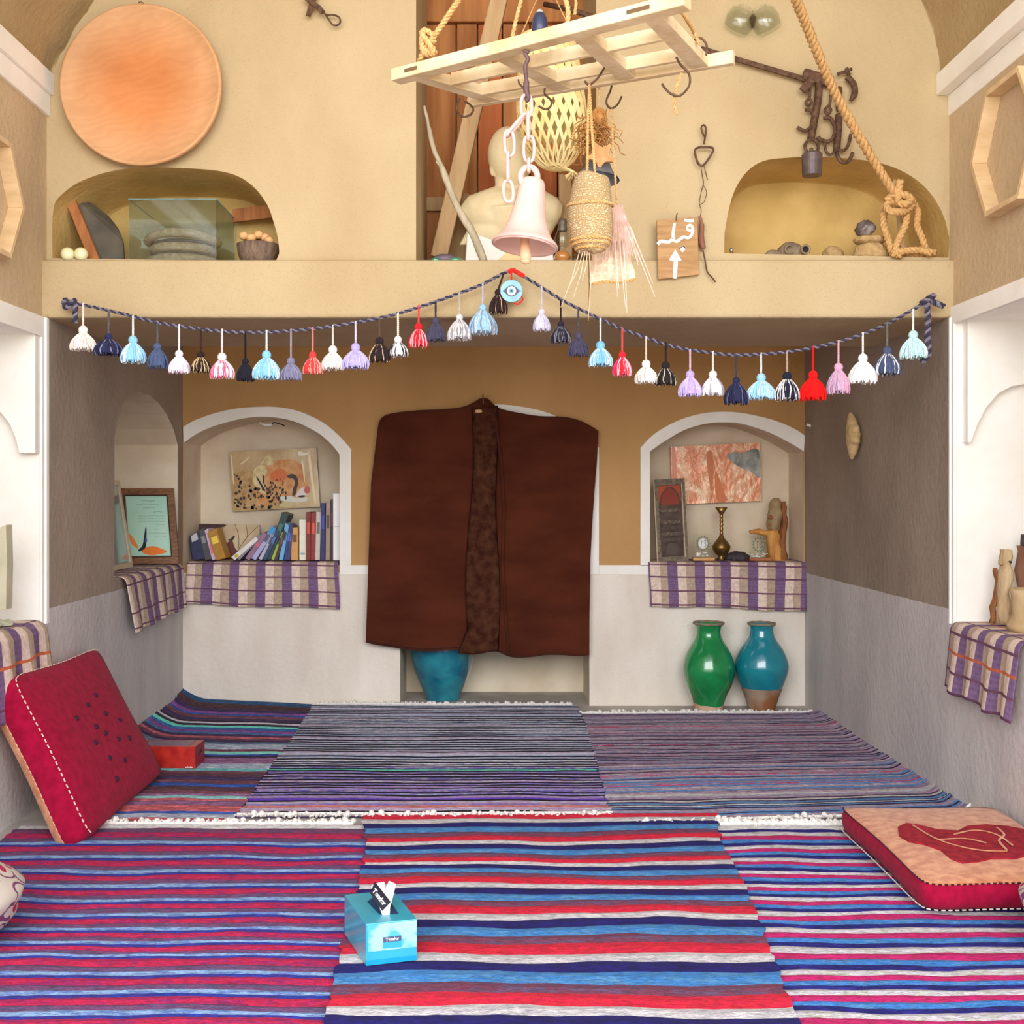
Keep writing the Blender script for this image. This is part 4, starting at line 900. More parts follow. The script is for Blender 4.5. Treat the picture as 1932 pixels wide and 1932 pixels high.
# wood carving
mLog=mat('honey_wood',(196,128,56),(226,166,88),sc=12,rough=.6,bump=.6,bsc=30,dist=.008,stretch=(3,3,.5)); mLog2=mat('brown_bark',(128,78,44),(160,104,62),sc=14,rough=.8,bump=1,bsc=30,dist=.01,stretch=(3,3,.5))
mLog3=mat('grey_wood',(150,128,92),(176,152,112),sc=18,rough=.8,bump=.6,bsc=40)
YW=6.04; t=thing('wood_carving','carved wooden root figure with a grey face at the right of the niche','carving',tuple(P(1462,1062,YW)))
def blob(path,rs,m,name,n=14,flat=.7,nzs=.15,lab=None,seed=0):
    mb=MB(); pts=sm(path,5); rr=[]
    for i in range(len(pts)):
        f=i/(len(pts)-1)*(len(rs)-1); a=int(min(f,len(rs)-2)); rr.append(rs[a]+(rs[a+1]-rs[a])*(f-a))
    mb.tube(pts,rr,n=n,flat=flat)
    for v in mb.v:
        d=noise.noise(Vector(v)*22+Vector((seed,0,0)))*nzs*.1; v.x+=d; v.z+=d*.4
    return tag(mb.build(name,m,parent=t,smooth=True),lab)
kw=YW/FP
blob([P(1462,1063,YW),P(1460,1030,YW),P(1456,1000,YW)],[24*kw,19*kw,17*kw],mLog,'trunk')
blob([P(1476,1063,YW+.01),P(1474,1020,YW+.01),P(1478,990,YW+.01),P(1477,960,YW+.01),P(1476,946,YW+.01)],[14*kw,9*kw,10*kw,9*kw,8*kw],mLog2,'bark_side')
blob([P(1455,1008,YW),P(1435,1003,YW),P(1414,1004,YW-.01)],[9*kw,7.5*kw,5*kw],mLog,'arm')
blob([P(1458,1000,YW-.01),P(1460,985,YW-.01),P(1463,965,YW-.01),P(1462,948,YW-.01),P(1462,941,YW-.01)],[11*kw,16*kw,17*kw,14*kw,7*kw],mLog3,'head',lab='grey weathered head')
mb=MB(); mb.ball(P(1455,976,YW-.04),(.018,.010,.012),10,8); mb.ball(P(1453,990,YW-.035),(.012,.009,.008),10,8); mb.build('face_knot',mLog2,parent=t,smooth=True)
# ================================================ LEFT WALL NICHE : framed certificate
mWal=mat('walnut_frame',(104,70,48),(140,98,66),sc=30,rough=.4,coat=.3,stretch=(1,1,4)); mCert=mat('mint_paper',(176,222,200),(196,232,214),sc=5,rough=.35,coat=.5)
cf=[P(225,922,5.60),P(327,921,5.72),P(338,1062,5.66),P(236,1070,5.50)]
cf=[P(224,921,5.70),P(327,921,5.72),P(338,1063,5.62),P(234,1064,5.60)]
t=thing('framed_certificate','framed mint-green certificate leaning in the left wall niche','certificate',tuple((cf[2]+cf[3])/2))
mb=MB()
for (a,b,c,d) in ((0,1,0,.105),(0,1,.90,1),(0,.115,.105,.90),(.87,1,.105,.90)): mb.hexa([fq(a,c,.010),fq(b,c,.010),fq(b,d,.010),fq(a,d,.010)],[fq(a,c,-.012),fq(b,c,-.012),fq(b,d,-.012),fq(a,d,-.012)])
mb.build('frame',mWal,parent=t,bevel=.002)
mb=MB()
for (a,b) in (((.10,.095),(.885,.095)),((.885,.095),(.885,.91)),((.885,.91),(.10,.91)),((.10,.91),(.10,.095))): mb.tube([fq(*a,.011),fq(*b,.011)],.0028,n=5)
mb.build('inner_beading',mat('dark_walnut',(64,44,36),rough=.4),parent=t)
mb=MB(); mb.hexa([fq(.11,.10,0),fq(.88,.10,0),fq(.88,.905,0),fq(.11,.905,0)],[fq(.11,.1,-.01),fq(.88,.1,-.01),fq(.88,.905,-.01),fq(.11,.905,-.01)]); mb.build('certificate_sheet',mCert,parent=t)
mInk2=mat('grey_ink',(70,96,96),rough=.6); mb=MB(); r_=random.Random(4)
for (v,u0,u1,w) in ((.17,.40,.66,.0016),(.215,.30,.72,.0012),(.265,.42,.62,.0014),(.32,.60,.78,.0012),(.37,.33,.80,.001),(.405,.33,.80,.001),(.445,.33,.80,.001),(.485,.62,.80,.001),(.55,.60,.68,.001),(.60,.48,.80,.001),(.65,.60,.80,.001)):
    u=u0
    while u<u1:
        l=.02+.04*r_.random(); pts=[fq(min(u+l*j/4,u1),v+(.010*(r_.random()-.5)),.0006) for j in range(5)]; mb.tube(sm(pts,2),w,n=4,flat=.4); u+=l+.008
mb.build('handwriting',mInk2,parent=t)
at=lambda u,v,d:fq(u,v,.0006+d)
patch(t,at,[(.34,.84),(.42,.79),(.55,.77),(.68,.80),(.80,.845),(.68,.875),(.54,.89),(.42,.88)],(238,124,40),.0004,'orange_leaf')
patch(t,at,[(.12,.60),(.20,.66),(.27,.76),(.28,.80),(.22,.78),(.15,.72)],(238,140,60),.0004,'orange_leaf')
patch(t,at,[(.44,.52),(.455,.56),(.43,.74),(.40,.80),(.30,.84),(.28,.82),(.36,.76),(.40,.64)],(26,28,36),.0006,'pen_drawing'); patch(t,at,[(.43,.64),(.45,.68),(.44,.72),(.41,.71)],(50,90,170),.0007,'blue_mark')
# second frame leaning on the niche's rear, seen edge-on
cg=[Vector((-1.800,5.02,1.16)),Vector((-1.800,5.42,1.16)),Vector((-1.735,5.42,.748)),Vector((-1.735,5.02,.748))]
t=thing('picture_frame','narrow gilt-edged glazed frame leaning inside the left wall niche, seen almost edge-on','picture',tuple((cg[2]+cg[3])/2))
def gq(u,v,d=0): return cg[0].lerp(cg[1],u).lerp(cg[3].lerp(cg[2],u),v)+Vector((d,0,0))
mb=MB()
for (a,b,c,d) in ((0,1,0,.06),(0,1,.94,1),(0,.06,.06,.94),(.94,1,.06,.94)): mb.hexa([gq(a,c,.012),gq(b,c,.012),gq(b,d,.012),gq(a,d,.012)],[gq(a,c,0),gq(b,c,0),gq(b,d,0),gq(a,d,0)])
mb.build('frame',mGilt,parent=t)
mb=MB(); mb.hexa([gq(.05,.05,.006),gq(.95,.05,.006),gq(.95,.95,.006),gq(.05,.95,.006)],[gq(.05,.05,.001),gq(.95,.05,.001),gq(.95,.95,.001),gq(.05,.95,.001)]); mb.build('glazing',mat('grey_glazing',(120,130,126),(150,156,150),sc=4,rough=.08,coat=1),parent=t)
# ================================================ fossil-like carving on the right wall
mFos=mat('pale_carved_stone',(196,164,112),(216,186,136),sc=20,rough=.85,bump=.7,bsc=50,dist=.006)
Yf=5.02; xf=XR(Yf)-.035; mb=MB()
zs=[pz(778,Yf),pz(800,Yf),pz(820,Yf),pz(845,Yf),pz(866,Yf)]
def ff(u,v):
    z=zs[0]+(zs[-1]-zs[0])*v; a=2*PI*u; w=sin(PI*min(max(v,.02),.98))**.5; bend=.03*(2*v-1)**2
    lob=1+(.22 if .28<v<.70 else -.12)+.12*sin(v*42)*(.28<v<.70)
    return Vector((xf+.028*cos(a)*w,Yf+ .045*sin(a)*w*lob-.0+bend*.9-.02*v,z))
mb.grid(ff,20,50)
t=tag(mb.build('stone_carving',mFos,smooth=True,origin=(xf,Yf,zs[2])),'pale knobbly curved stone carving fixed to the right alcove wall','carving')
spotlamp(1538,803,5.80,'tiny glinting lamp high on the right alcove wall near the corner')
# ================================================ front bay niches' contents
mStone=mat('tan_stone',(196,166,122),(220,192,150),sc=9,rough=.9,bump=.6,bsc=40,dist=.006)
ZF_=ZS+.0085
Ym=3.72; cx=P(1935,0,Ym).x; zt=pz(1112,Ym)
t=thing('stone_mortar','pale stone mortar on the right front niche cloth','mortar',(cx+.05,Ym,ZF_))
mb=MB(); mb.lathe([(.001,ZF_),(.10,ZF_),(.104,ZF_+.02),(.088,ZF_+.05),(.09,zt-.02),(.095,zt),(.08,zt),(.07,zt-.05),(.001,zt-.06)],(cx+.05,Ym,0),36); mb.build('mortar_body',mStone,parent=t,smooth=True)
mCarv=mat('pale_wood',(186,158,118),(214,188,148),sc=12,rough=.85,bump=.8,bsc=40,stretch=(3,3,.5),dist=.008)
Yc=3.88
t=thing('wood_carving','pale wooden carved figure standing behind the stone mortar','carving',tuple(P(1890,1180,Yc)))
kw=Yc/FP; zb_=ZF_+.006
blob([Vector((P(1893,0,Yc).x,Yc,zb_)),P(1893,1120,Yc),P(1895,1080,Yc),P(1897,1062,Yc)],[18*kw,17*kw,17*kw,12*kw],mCarv,'body',seed=3)
blob([P(1897,1066,Yc),P(1899,1050,Yc),P(1900,1036,Yc)],[12*kw,17*kw,14*kw],mCarv,'head',seed=5)
blob([Vector((P(1879,0,Yc).x,Yc+.03,zb_)),P(1879,1120,Yc+.03),P(1881,1070,Yc+.03)],[8*kw,8*kw,5*kw],mLog2,'bark_edge',seed=6)
blob([P(1904,1060,Yc-.06),P(1906,1060,Yc-.06),P(1908,1062,Yc-.06)],[2.5*kw,3*kw,2*kw],mBlack,'eye',nzs=0)
Yc=3.80
t=thing('wood_post_carving','dark brown upright wooden carving at the right edge, behind the mortar','carving',tuple(P(1930,1180,Yc)))
blob([Vector((P(1935,0,Yc+.08).x,Yc+.12,zb_)),P(1932,1110,Yc+.12),P(1934,1030,Yc+.12)],[22*kw,20*kw,19*kw],mat('dark_brown_wood',(120,80,58),(150,106,80),sc=14,rough=.8,bump=.6,bsc=30,stretch=(3,3,.5)),'post',seed=9)
blob([P(1934,1030,Yc+.12),P(1934,1008,Yc+.12)],[10*kw,9*kw],mLump,'knob',nzs=.05)
# left side
mb=MB(); Yl=3.72
q=[P(-40,1152,Yl),P(11,1150,Yl),P(13,1060,Yl),P(11,990,Yl),P(0,995,Yl),P(-25,1010,Yl),P(-40,1060,Yl)]
mb.prism(q,(0,.05,0)); mb.v=[Vector((v.x,v.y,max(v.z,ZF_))) for v in mb.v]
tag(mb.build('stone_slab',mat('sage_stone',(186,180,152),(204,198,172),sc=10,rough=.9,bump=.4,bsc=40),origin=P(-15,1152,Yl),bevel=.006),'flat grey-green stone slab upright on the left front niche cloth','stone')
mb=MB()
mb.grid(lambda u,v:Vector((-1.635-.20*u+.01*sin(v*17),3.62+.26*v,ZF_+.006+.030*abs(noise.noise((u*6,v*7,3)))+.016*sin(PI*u)*sin(PI*v))),26,30)
tag(mb.build('cloth_bundle',mat('sage_cloth',(176,178,150),(206,204,182),sc=10,rough=.9),smooth=True,solid=.004,origin=(-1.73,3.75,ZF_)),'crumpled sage-green cloth lying on the left front niche sill','cloth')
# ================================================ GARLAND
mSlt=mat('slate_yarn',(44,42,60),(70,66,88),sc=200,rough=.9); mLil=mat('grey_yarn',(110,104,120),(140,134,150),sc=200,rough=.9); mRedY=mat('red_yarn',(220,30,30),(240,60,50),sc=200,rough=.9)
YG=4.0
gl=[(130,571),(170,578),(240,594),(300,609),(380,621),(460,627),(549,624),(628,615),(716,600),(790,580),(867,553),(911,536),(945,518),(966,510)]
gr=[(966,510),(985,520),(1022,542),(1058,565),(1091,582),(1133,602),(1174,621),(1219,637),(1262,652),(1302,660),(1345,666),(1389,670),(1440,668),(1485,664),(1534,656),(1582,645),(1628,630),(1674,611),(1723,584),(1752,566)]
t=thing('garland_cord','dark twisted yarn cord looped across the front of the beam','cord',tuple(P(966,510,YG)))
mb=MB(); rope(mb,sm(PP(gl,YG),3),.0058,.030); mb.build('left_cord',[mSlt,mLil],parent=t)
mb=MB(); rope(mb,sm(PP(gr,YG),3),.0058,.030); mb.build('right_cord',[mSlt,mLil],parent=t)
mb=MB(); rope(mb,sm([P(130,571,YG),P(122,566,YG-.01),P(121,576,YG),P(128,580,YG),P(136,568,YG),P(142,572,YG),P(141,608,YG)],3),.010,.03); mb.build('end_knot',[mSlt,mLil],parent=t)
mb=MB(); rope(mb,sm([P(1738,573,YG),P(1750,565,YG-.01),P(1763,557,YG),P(1755,566,YG),P(1780,578,YG-.01),P(1766,572,YG),P(1750,570,YG),P(1751,600,YG),P(1750,640,YG),P(1752,668,YG),P(1740,683,YG)],3),.0105,.03); mb.build('end_knot',[mSlt,mLil],parent=t)
mb=MB(); rope(mb,PP([(960,513),(968,509),(988,521)],YG-.006),.008,.02,mis=(0,0)); tag(mb.build('red_binding',mRedY,parent=t),'red yarn binding at the peak')
T=[ # x, cord top y, head y, bottom y, width, colours, cord colour, label
(157,574,621,662,47,[(232,224,220),(214,200,190)],(226,214,210),'white yarn tassel, first from the left end of the garland'),
(205,588,634,671,52,[(40,42,84),(34,34,60),(130,134,160)],(96,92,96),'navy tassel with grey flecks, second from the left end'),
(251,597,640,686,46,[(140,196,230),(216,232,240)],(224,228,226),'light blue and white tassel, third from the left end'),
(297,611,652,696,38,[(74,88,122),(64,76,108)],(84,90,100),'plain slate blue tassel left of a pinkish white one'),
(338,614,666,705,38,[(232,228,240),(214,170,200)],(230,222,230),'white tassel with pink strands, above the left wall niche'),
(379,622,668,703,36,[(40,22,24),(206,180,136)],(60,30,30),'dark brown tassel with beige stripes, left of a pink one'),
(419,623,672,715,44,[(240,214,220),(220,90,130)],(232,206,210),'pink and white tassel beside the black one'),
(463,629,680,720,32,[(22,22,34),(30,30,44)],(20,18,28),'solid black tassel right of the pink and white one'),
(503,625,668,716,50,[(132,190,224),(214,228,232)],(216,222,226),'light blue and white tassel right of the black one'),
(549,623,680,718,40,[(116,116,146),(134,130,156)],(150,140,144),'plain grey-purple tassel left of the salmon one'),
(590,620,668,706,36,[(230,60,60),(244,160,150)],(214,120,110),'salmon and red tassel right of the grey-purple one'),
(628,615,658,699,42,[(226,222,214),(190,184,180)],(206,196,186),'off-white speckled tassel beside the large lavender one'),
(671,608,654,697,52,[(170,160,214),(184,176,224)],(200,196,214),'large plain lavender tassel'),
(716,600,642,684,40,[(36,24,28),(44,30,32),(206,178,140)],(90,74,56),'black-brown tassel with beige stripes, right of lavender'),
(751,592,639,674,36,[(236,232,230),(40,38,50)],(230,220,200),'white tassel with black strands'),
(790,578,615,656,36,[(224,24,40),(240,170,180)],(226,70,70),'red tassel with white strands, on the left slope'),
(822,570,604,645,36,[(66,64,86),(58,58,78)],(50,44,54),'plain dark slate tassel on the left slope'),
(867,553,597,642,44,[(200,198,200),(140,140,150)],(180,170,160),'grey and white tassel on the left slope'),
(911,536,579,632,52,[(146,190,224),(190,196,206),(130,140,156)],(176,180,196),'large blue and grey shaggy tassel on the left slope'),
(940,514,550,593,34,[(44,26,28),(40,24,26),(196,160,130)],(50,30,30),'dark brown tassel with beige streaks beside the blue eye disc'),
(1022,542,587,625,32,[(206,200,220),(170,168,196)],(190,184,196),'small lilac white tassel, first right of the blue eye disc'),
(1058,567,610,648,40,[(34,32,48),(120,118,130)],(36,26,30),'black tassel with silver strands on the right slope'),
(1091,583,632,673,38,[(70,68,92),(62,60,84)],(80,76,84),'plain dark slate tassel on the right slope'),
(1133,602,650,692,44,[(120,184,226),(160,206,234),(210,224,230)],(206,214,216),'sky blue tassel on the right slope'),
(1174,621,668,710,36,[(228,36,50),(226,60,110),(244,190,200)],(214,80,76),'red tassel with pink strands on the right slope'),
(1219,637,685,724,42,[(228,226,220),(196,192,186)],(206,190,170),'off-white tassel right of the red and pink one'),
(1256,648,688,728,40,[(30,26,30),(40,34,36),(200,190,170)],(36,24,26),'black tassel with one white strand, over the right back niche'),
(1302,661,705,749,42,[(180,160,218),(200,190,226)],(206,170,190),'lilac tassel right of the black and white one'),
(1345,665,705,747,40,[(224,222,226),(150,150,170)],(216,204,196),'white and grey tassel beside the lilac one'),
(1389,671,716,764,46,[(34,36,70),(28,28,56),(90,96,130)],(60,56,70),'navy tassel, lowest on the garland'),
(1436,668,711,754,52,[(146,196,228),(200,220,232)],(206,216,220),'light blue shaggy tassel right of the lowest navy one'),
(1485,664,708,757,44,[(28,28,50),(226,224,226)],(170,150,140),'black and white striped tassel beside the bright red one'),
(1534,656,706,756,48,[(244,14,12),(236,8,8)],(232,14,14),'solid bright red tassel with a red cord'),
(1582,645,691,744,42,[(216,160,190),(150,144,170)],(214,170,180),'pink and grey tassel right of the bright red one'),
(1628,630,674,725,52,[(238,236,234),(224,220,216)],(232,228,224),'plain white tassel near the garland\'s right end'),
(1674,612,660,709,50,[(70,80,110),(60,70,100),(232,234,240)],(100,110,100),'slate tassel with bold white strands near the right end'),
(1723,585,630,678,50,[(180,214,220),(206,226,224)],(226,226,222),'pale aqua tassel, last at the right end of the garland')]
def yarn(c,suf=''):
    return mat('yarn_%d_%d_%d'%tuple(c),c,tuple(min(255,int(x*1.12+4)) for x in c),sc=150,rough=.95)
for i,(x,yt,yh,yb,w,cols,cc_,lab) in enumerate(T):
    Y=YG-.004-.0*(i%2); k=Y/FP; r_=random.Random(i+50); R=w*k/2
    top=P(x,yt,Y); hd=P(x,yh+2,Y); bt=P(x,yb,Y)
    if i==19: top=P(951,516,Y)
    t=thing('yarn_tassel',lab,'tassel',tuple(top),'yarn tassels on the garland')
    hr=min(.0135+w*.00006,R*.40)
    if i in (1,17,18,21,29): hr*=.8
    mb=MB(); c0=MB(); rope(c0,[top+Vector((0,0,.004)),hd+Vector((0,0,hr*.8))],.0036,.014,mis=(0,0)); c0.build('hanging_cord',yarn(cc_),parent=t)
    c0=MB(); c0.ball(hd,(hr,hr*.95,hr*1.02),16,12,fn=lambda d:1+.03*sin(math.atan2(d.y,d.x)*9)); c0.build('head',yarn(cols[0] if i not in (5,13) else cols[0]),parent=t,smooth=True)
    ms=[yarn(c) for c in cols]; H=hd.z-hr*.6-bt.z; z0=hd.z-hr*.55
    fl=1.35 if i not in (7,) else 1.0
    mb.lathe([(hr*.55,z0),(R*.62,z0-H*.30),(R*.80,z0-H*.62),(R*.80,z0-H*.86),(R*.3,z0-H*.9)],(hd.x,hd.y,0),14,mi=0)
    N=60
    for s in range(N):
        a=2*PI*s/N+r_.uniform(-.05,.05); q=R*r_.uniform(.86,1.04); hh=H*r_.uniform(.90,1.02); tw=r_.uniform(-.12,.12)
        pts=[]
        for j in range(6):
            v=j/5; rr=hr*.55+(q-hr*.55)*(sin(min(v*1.25,1)*PI/2)**.9)*(1 if v<.8 else 1-.05*(v-.8)/.2)
            aa=a+tw*v+.05*sin(v*9+s); pts.append(Vector((hd.x+rr*cos(aa),hd.y+rr*sin(aa)*.8,z0-hh*v)))
        if len(cols)==2: mi=(s//2)%2 if i in (14,31,5,15) else (0 if r_.random()<.6 else 1)
        else: mi=2 if s%7 in (0,) and i not in (18,23,24) else (r_.randrange(3) if i in (18,23,24) else r_.randrange(2))
        if i==35: mi=2 if s%4==0 else r_.randrange(2)
        mb.tube(pts,[R*.045,R*.055,R*.06,R*.06,R*.058,R*.045],n=4,mi=mi,cap=False)
    mb.build('skirt',ms,parent=t)
# blue eye disc
Ye=3.985; c=P(965,549,Ye); k=Ye/FP
t=thing('evil_eye_disc','round blue glazed disc with an eye, hung at the peak of the garland','ornament',tuple(c+Vector((0,0,21*k))))
def disc(r,d,th,m,name,rx=1,cc0=None,dx=0,dz=0,n=40):
    q=c+Vector((dx,-d,dz)); mb=MB(); mb.prism([q+Vector((r*k*rx*cos(i*2*PI/n),0,r*k*sin(i*2*PI/n))) for i in range(n)],(0,th,0)); return mb.build(name,m,parent=t,bevel=.001 if d==0 else 0)
disc(21,0,.010,mat('eye_blue',(60,140,196),(100,176,214),sc=20,rough=.25,coat=.6),'disc')
mb=MB(); q=c+Vector((0,-.0008,0)); mb.prism([q+Vector((a*k,0,b*k)) for a,b in [(-20,0),(-14,1.5),(-10,6),(-4,10),(4,10),(10,6),(14,1.5),(20,0),(14,-1.5),(10,-6),(4,-10),(-4,-10),(-10,-6),(-14,-1.5)]],(0,.001,0)); mb.build('eye_outline',mat('eye_navy',(24,30,70),rough=.3),parent=t)
disc(8.6,.0018,.001,mInk,'eye_white'); ir_=disc(4.6,.0026,.001,mat('iris_blue',(90,160,210),rough=.3),'iris'); disc(2.2,.0034,.001,mBlack,'pupil').parent=ir_
mb=MB(); rope(mb,[P(965,512,Ye),P(965,528,Ye)],.003,.012,mis=(0,0)); mb.tube(sm([P(970,572,Ye),P(978,574,Ye-.004),P(986,566,Ye),P(984,560,Ye+.004)],3),.003,n=5); mb.build('red_thread',mRedY,parent=t)
# ================================================ ROUND WOODEN TRAY
mTray=mat('tray_wood',(196,146,100),(214,166,120),sc=4,rough=.6,bump=.25,bsc=20,stretch=(1,1,1),detail=8)
n=mTray.node_tree.nodes;L=mTray.node_tree.links; wv=n.new('ShaderNodeTexWave'); wv.wave_type='RINGS'; wv.inputs['Scale'].default_value=7; wv.inputs['Distortion'].default_value=11; wv.inputs['Detail'].default_value=3; wv.inputs['Detail Scale'].default_value=1.2
tc=n.new('ShaderNodeTexCoord'); mp=n.new('ShaderNodeMapping'); mp.inputs['Scale'].default_value=(1,1,1.8); mp.inputs['Rotation'].default_value=(0,.5,0); L.new(tc.outputs['Object'],mp.inputs[0]); L.new(mp.outputs[0],wv.inputs[0])
cr=n.new('ShaderNodeValToRGB'); cr.color_ramp.elements[0].color=(.86,.78,.70,1); cr.color_ramp.elements[1].color=(1,1,1,1); L.new(wv.outputs[0],cr.inputs[0])
b_=n['Principled BSDF']; src=b_.inputs['Base Color'].links[0].from_socket; mx=n.new('ShaderNodeMix'); mx.data_type='RGBA'; mx.blend_type='MULTIPLY'; mx.inputs[0].default_value=.35; L.new(src,mx.inputs[6]); L.new(cr.outputs[0],mx.inputs[7]); ln=n.new('ShaderNodeVectorMath'); ln.operation='LENGTH'; L.new(tc.outputs['Object'],ln.inputs[0]); r3=n.new('ShaderNodeValToRGB'); r3.color_ramp.elements[0].position=.10; r3.color_ramp.elements[0].color=lin((255,214,176))+(1,); r3.color_ramp.elements[1].position=.27; r3.color_ramp.elements[1].color=(1,1,1,1); L.new(ln.outputs['Value'],r3.inputs[0])
m4=n.new('ShaderNodeMix'); m4.data_type='RGBA'; m4.blend_type='MULTIPLY'; m4.inputs[0].default_value=1; L.new(mx.outputs[2],m4.inputs[6]); L.new(r3.outputs[0],m4.inputs[7]); L.new(m4.outputs[2],b_.inputs['Base Color'])
c=P(265,159,4.03); R=153*4.03/FP
mb=MB(); mb.lathe([(.0005,.016),(R*.80,.016),(R*.90,.012),(R*.955,.000),(R*.985,-.004),(R,.002),(R,.012),(R*.985,.030),(R*.9,.040),(.0005,.040)],(0,0,0),96)
mb.v=[Vector((c.x+v.x,4.03+v.z,c.z+v.y)) for v in mb.v]
t=thing('round_tray','big round pale wooden tray hung on the wall above the left upper niche','tray',tuple(c))
mb.build('tray_plate',mTray,parent=t,smooth=True)
mb=MB(); mb.tube([P(261,5,4.02),P(265,3,4.02),P(271,6,4.02)],.0018,n=5); mb.build('hanging_wire',mIron,parent=t)
# ================================================ UPPER LEFT NICHE ITEMS
ZL=1.934
def onl(px,Y): p=P(px,0,Y); p.z=ZL; return p
mPol=mat('pale_yellow_ball',(228,222,170),(240,236,196),sc=10,rough=.3,coat=.4)
for px,lab in ((128,'pale yellow ball, left of the pair in the upper left niche'),(153,'pale yellow ball, right of the pair beside the leaning plank')):
    r=13*4.10/FP; mb=MB(); mb.ball(onl(px,4.10)+Vector((0,0,r)),r,24,16); tag(mb.build('ball',mPol,smooth=True,origin=onl(px,4.10)),lab,'ball','pale yellow balls')
mPlk=mat('reddish_plank',(150,92,52),(184,122,74),sc=10,rough=.75,bump=.5,bsc=40,stretch=(3,3,.4)); 
a=onl(178,4.16); b=P(133,376,4.22); mb=MB(); mb.bar(a+Vector((.004,0,.012)),b,.036,.018,up=(0,1,0)); tag(mb.build('wooden_plank',mPlk,bevel=.002,origin=a),'reddish wooden plank leaning left in the upper left niche','plank')
mTin=mat('dark_sheet',(78,72,62),(104,96,80),sc=9,rough=.6,bump=.5,bsc=20)
mb=MB(); q=[onl(178,4.20),onl(236,4.24),P(232,455,4.26),P(222,430,4.28),P(205,408,4.30),P(180,388,4.30),P(150,370,4.28),P(142,376,4.25)]; mb.prism(q,(0,.012,0)); tag(mb.build('curved_sheet',mTin,origin=onl(200,4.25),bevel=.003),'dark curved metal sheet leaning behind the reddish plank','sheet')
# glass case with stacked belts
mCase=thinglass('case_glass',(238,245,245),.09,.05); mCEdge=mat('glass_edge',(110,170,186),(140,196,206),rough=.15)
Yc0,Yc1=4.115,4.42
x0,x1=P(243,0,Yc0).x,P(408,0,Yc0).x; zt=P(0,376,Yc0).z
t=thing('glass_case','clear glass case holding stacked fibre rings in the upper left niche','glass case',((x0+x1)/2,(Yc0+Yc1)/2,ZL))
for (nm,bxx) in (('pane',(x0,x1,Yc0,Yc0+.003,ZL,zt)),('pane',(x1-.003,x1,Yc0+.003,Yc1,ZL,zt)),('pane',(x0,x0+.003,Yc0+.003,Yc1,ZL,zt)),('pane',(x0+.003,x1-.003,Yc0+.003,Yc1,zt-.003,zt)),('pane',(x0+.003,x1-.003,Yc1-.003,Yc1,ZL,zt-.003))):
    mb=MB(); mb.box(*bxx); mb.build(nm,mCase,parent=t)
def edgebar(p,q):
    mb=MB(); mb.bar(p,q,.003,.003); mb.build('glass_edge',mCEdge,parent=t)
e_=.0015
for p,q in (((x0,Yc0,ZL),(x0,Yc0,zt)),((x1,Yc0,ZL),(x1,Yc0,zt)),((x0,Yc0,zt),(x1,Yc0,zt)),((x1,Yc1,ZL),(x1,Yc1,zt)),((x1,Yc0,zt),(x1,Yc1,zt)),((x0,Yc0,zt),(x0,Yc1,zt)),((x0,Yc0,ZL+e_),(x1,Yc0,ZL+e_))):
    edgebar(Vector(p)-Vector((0,.002,0)),Vector(q)-Vector((0,.002,0)))
mFib=mat('fibre_felt',(176,152,122),(206,184,156),sc=60,rough=.95,bump=1,bsc=160,dist=.006); mFibD=mat('dark_fibre',(60,56,54),(96,92,92),sc=40,rough=.9,bump=1,bsc=90)
xm=(x0+x1)/2-.004; ym=4.27
for i,(zz,rx,lab) in enumerate(((ZL+.026,.118,'bottom ring of the stack in the glass case'),(ZL+.068,.108,'middle ring of the stack in the glass case'),(ZL+.112,.128,'top ring of the stack in the glass case'))):
    mb=MB(); rr_=random.Random(i)
    pts=[Vector((xm+rx*cos(j*PI/20),ym+.10*sin(j*PI/20),zz-.008*cos(2*j*PI/20)*(i==2)+.002*rr_.random())) for j in range(40)]
    mb.tube(pts,.0165,n=10,closed=True); t2=tag(mb.build('fibre_ring',mFib,smooth=True,origin=(xm,ym,zz-.017)),'shaggy beige fibre ring, '+lab,'ring','fibre rings in the glass case')
    if i<2:
        mb=MB(); pts=[p+Vector((0,0,.021)) for p in pts]; pts=[Vector((xm+(p.x-xm)*.9,ym+(p.y-ym)*.9,p.z)) for p in pts]; mb.tube(pts,.010,n=8,closed=True); mb.build('dark_band',mFibD,parent=t2,smooth=True)
mb=MB(); mb.box(xm+.100,xm+.126,4.13,4.155,ZL+.10,ZL+.124); 
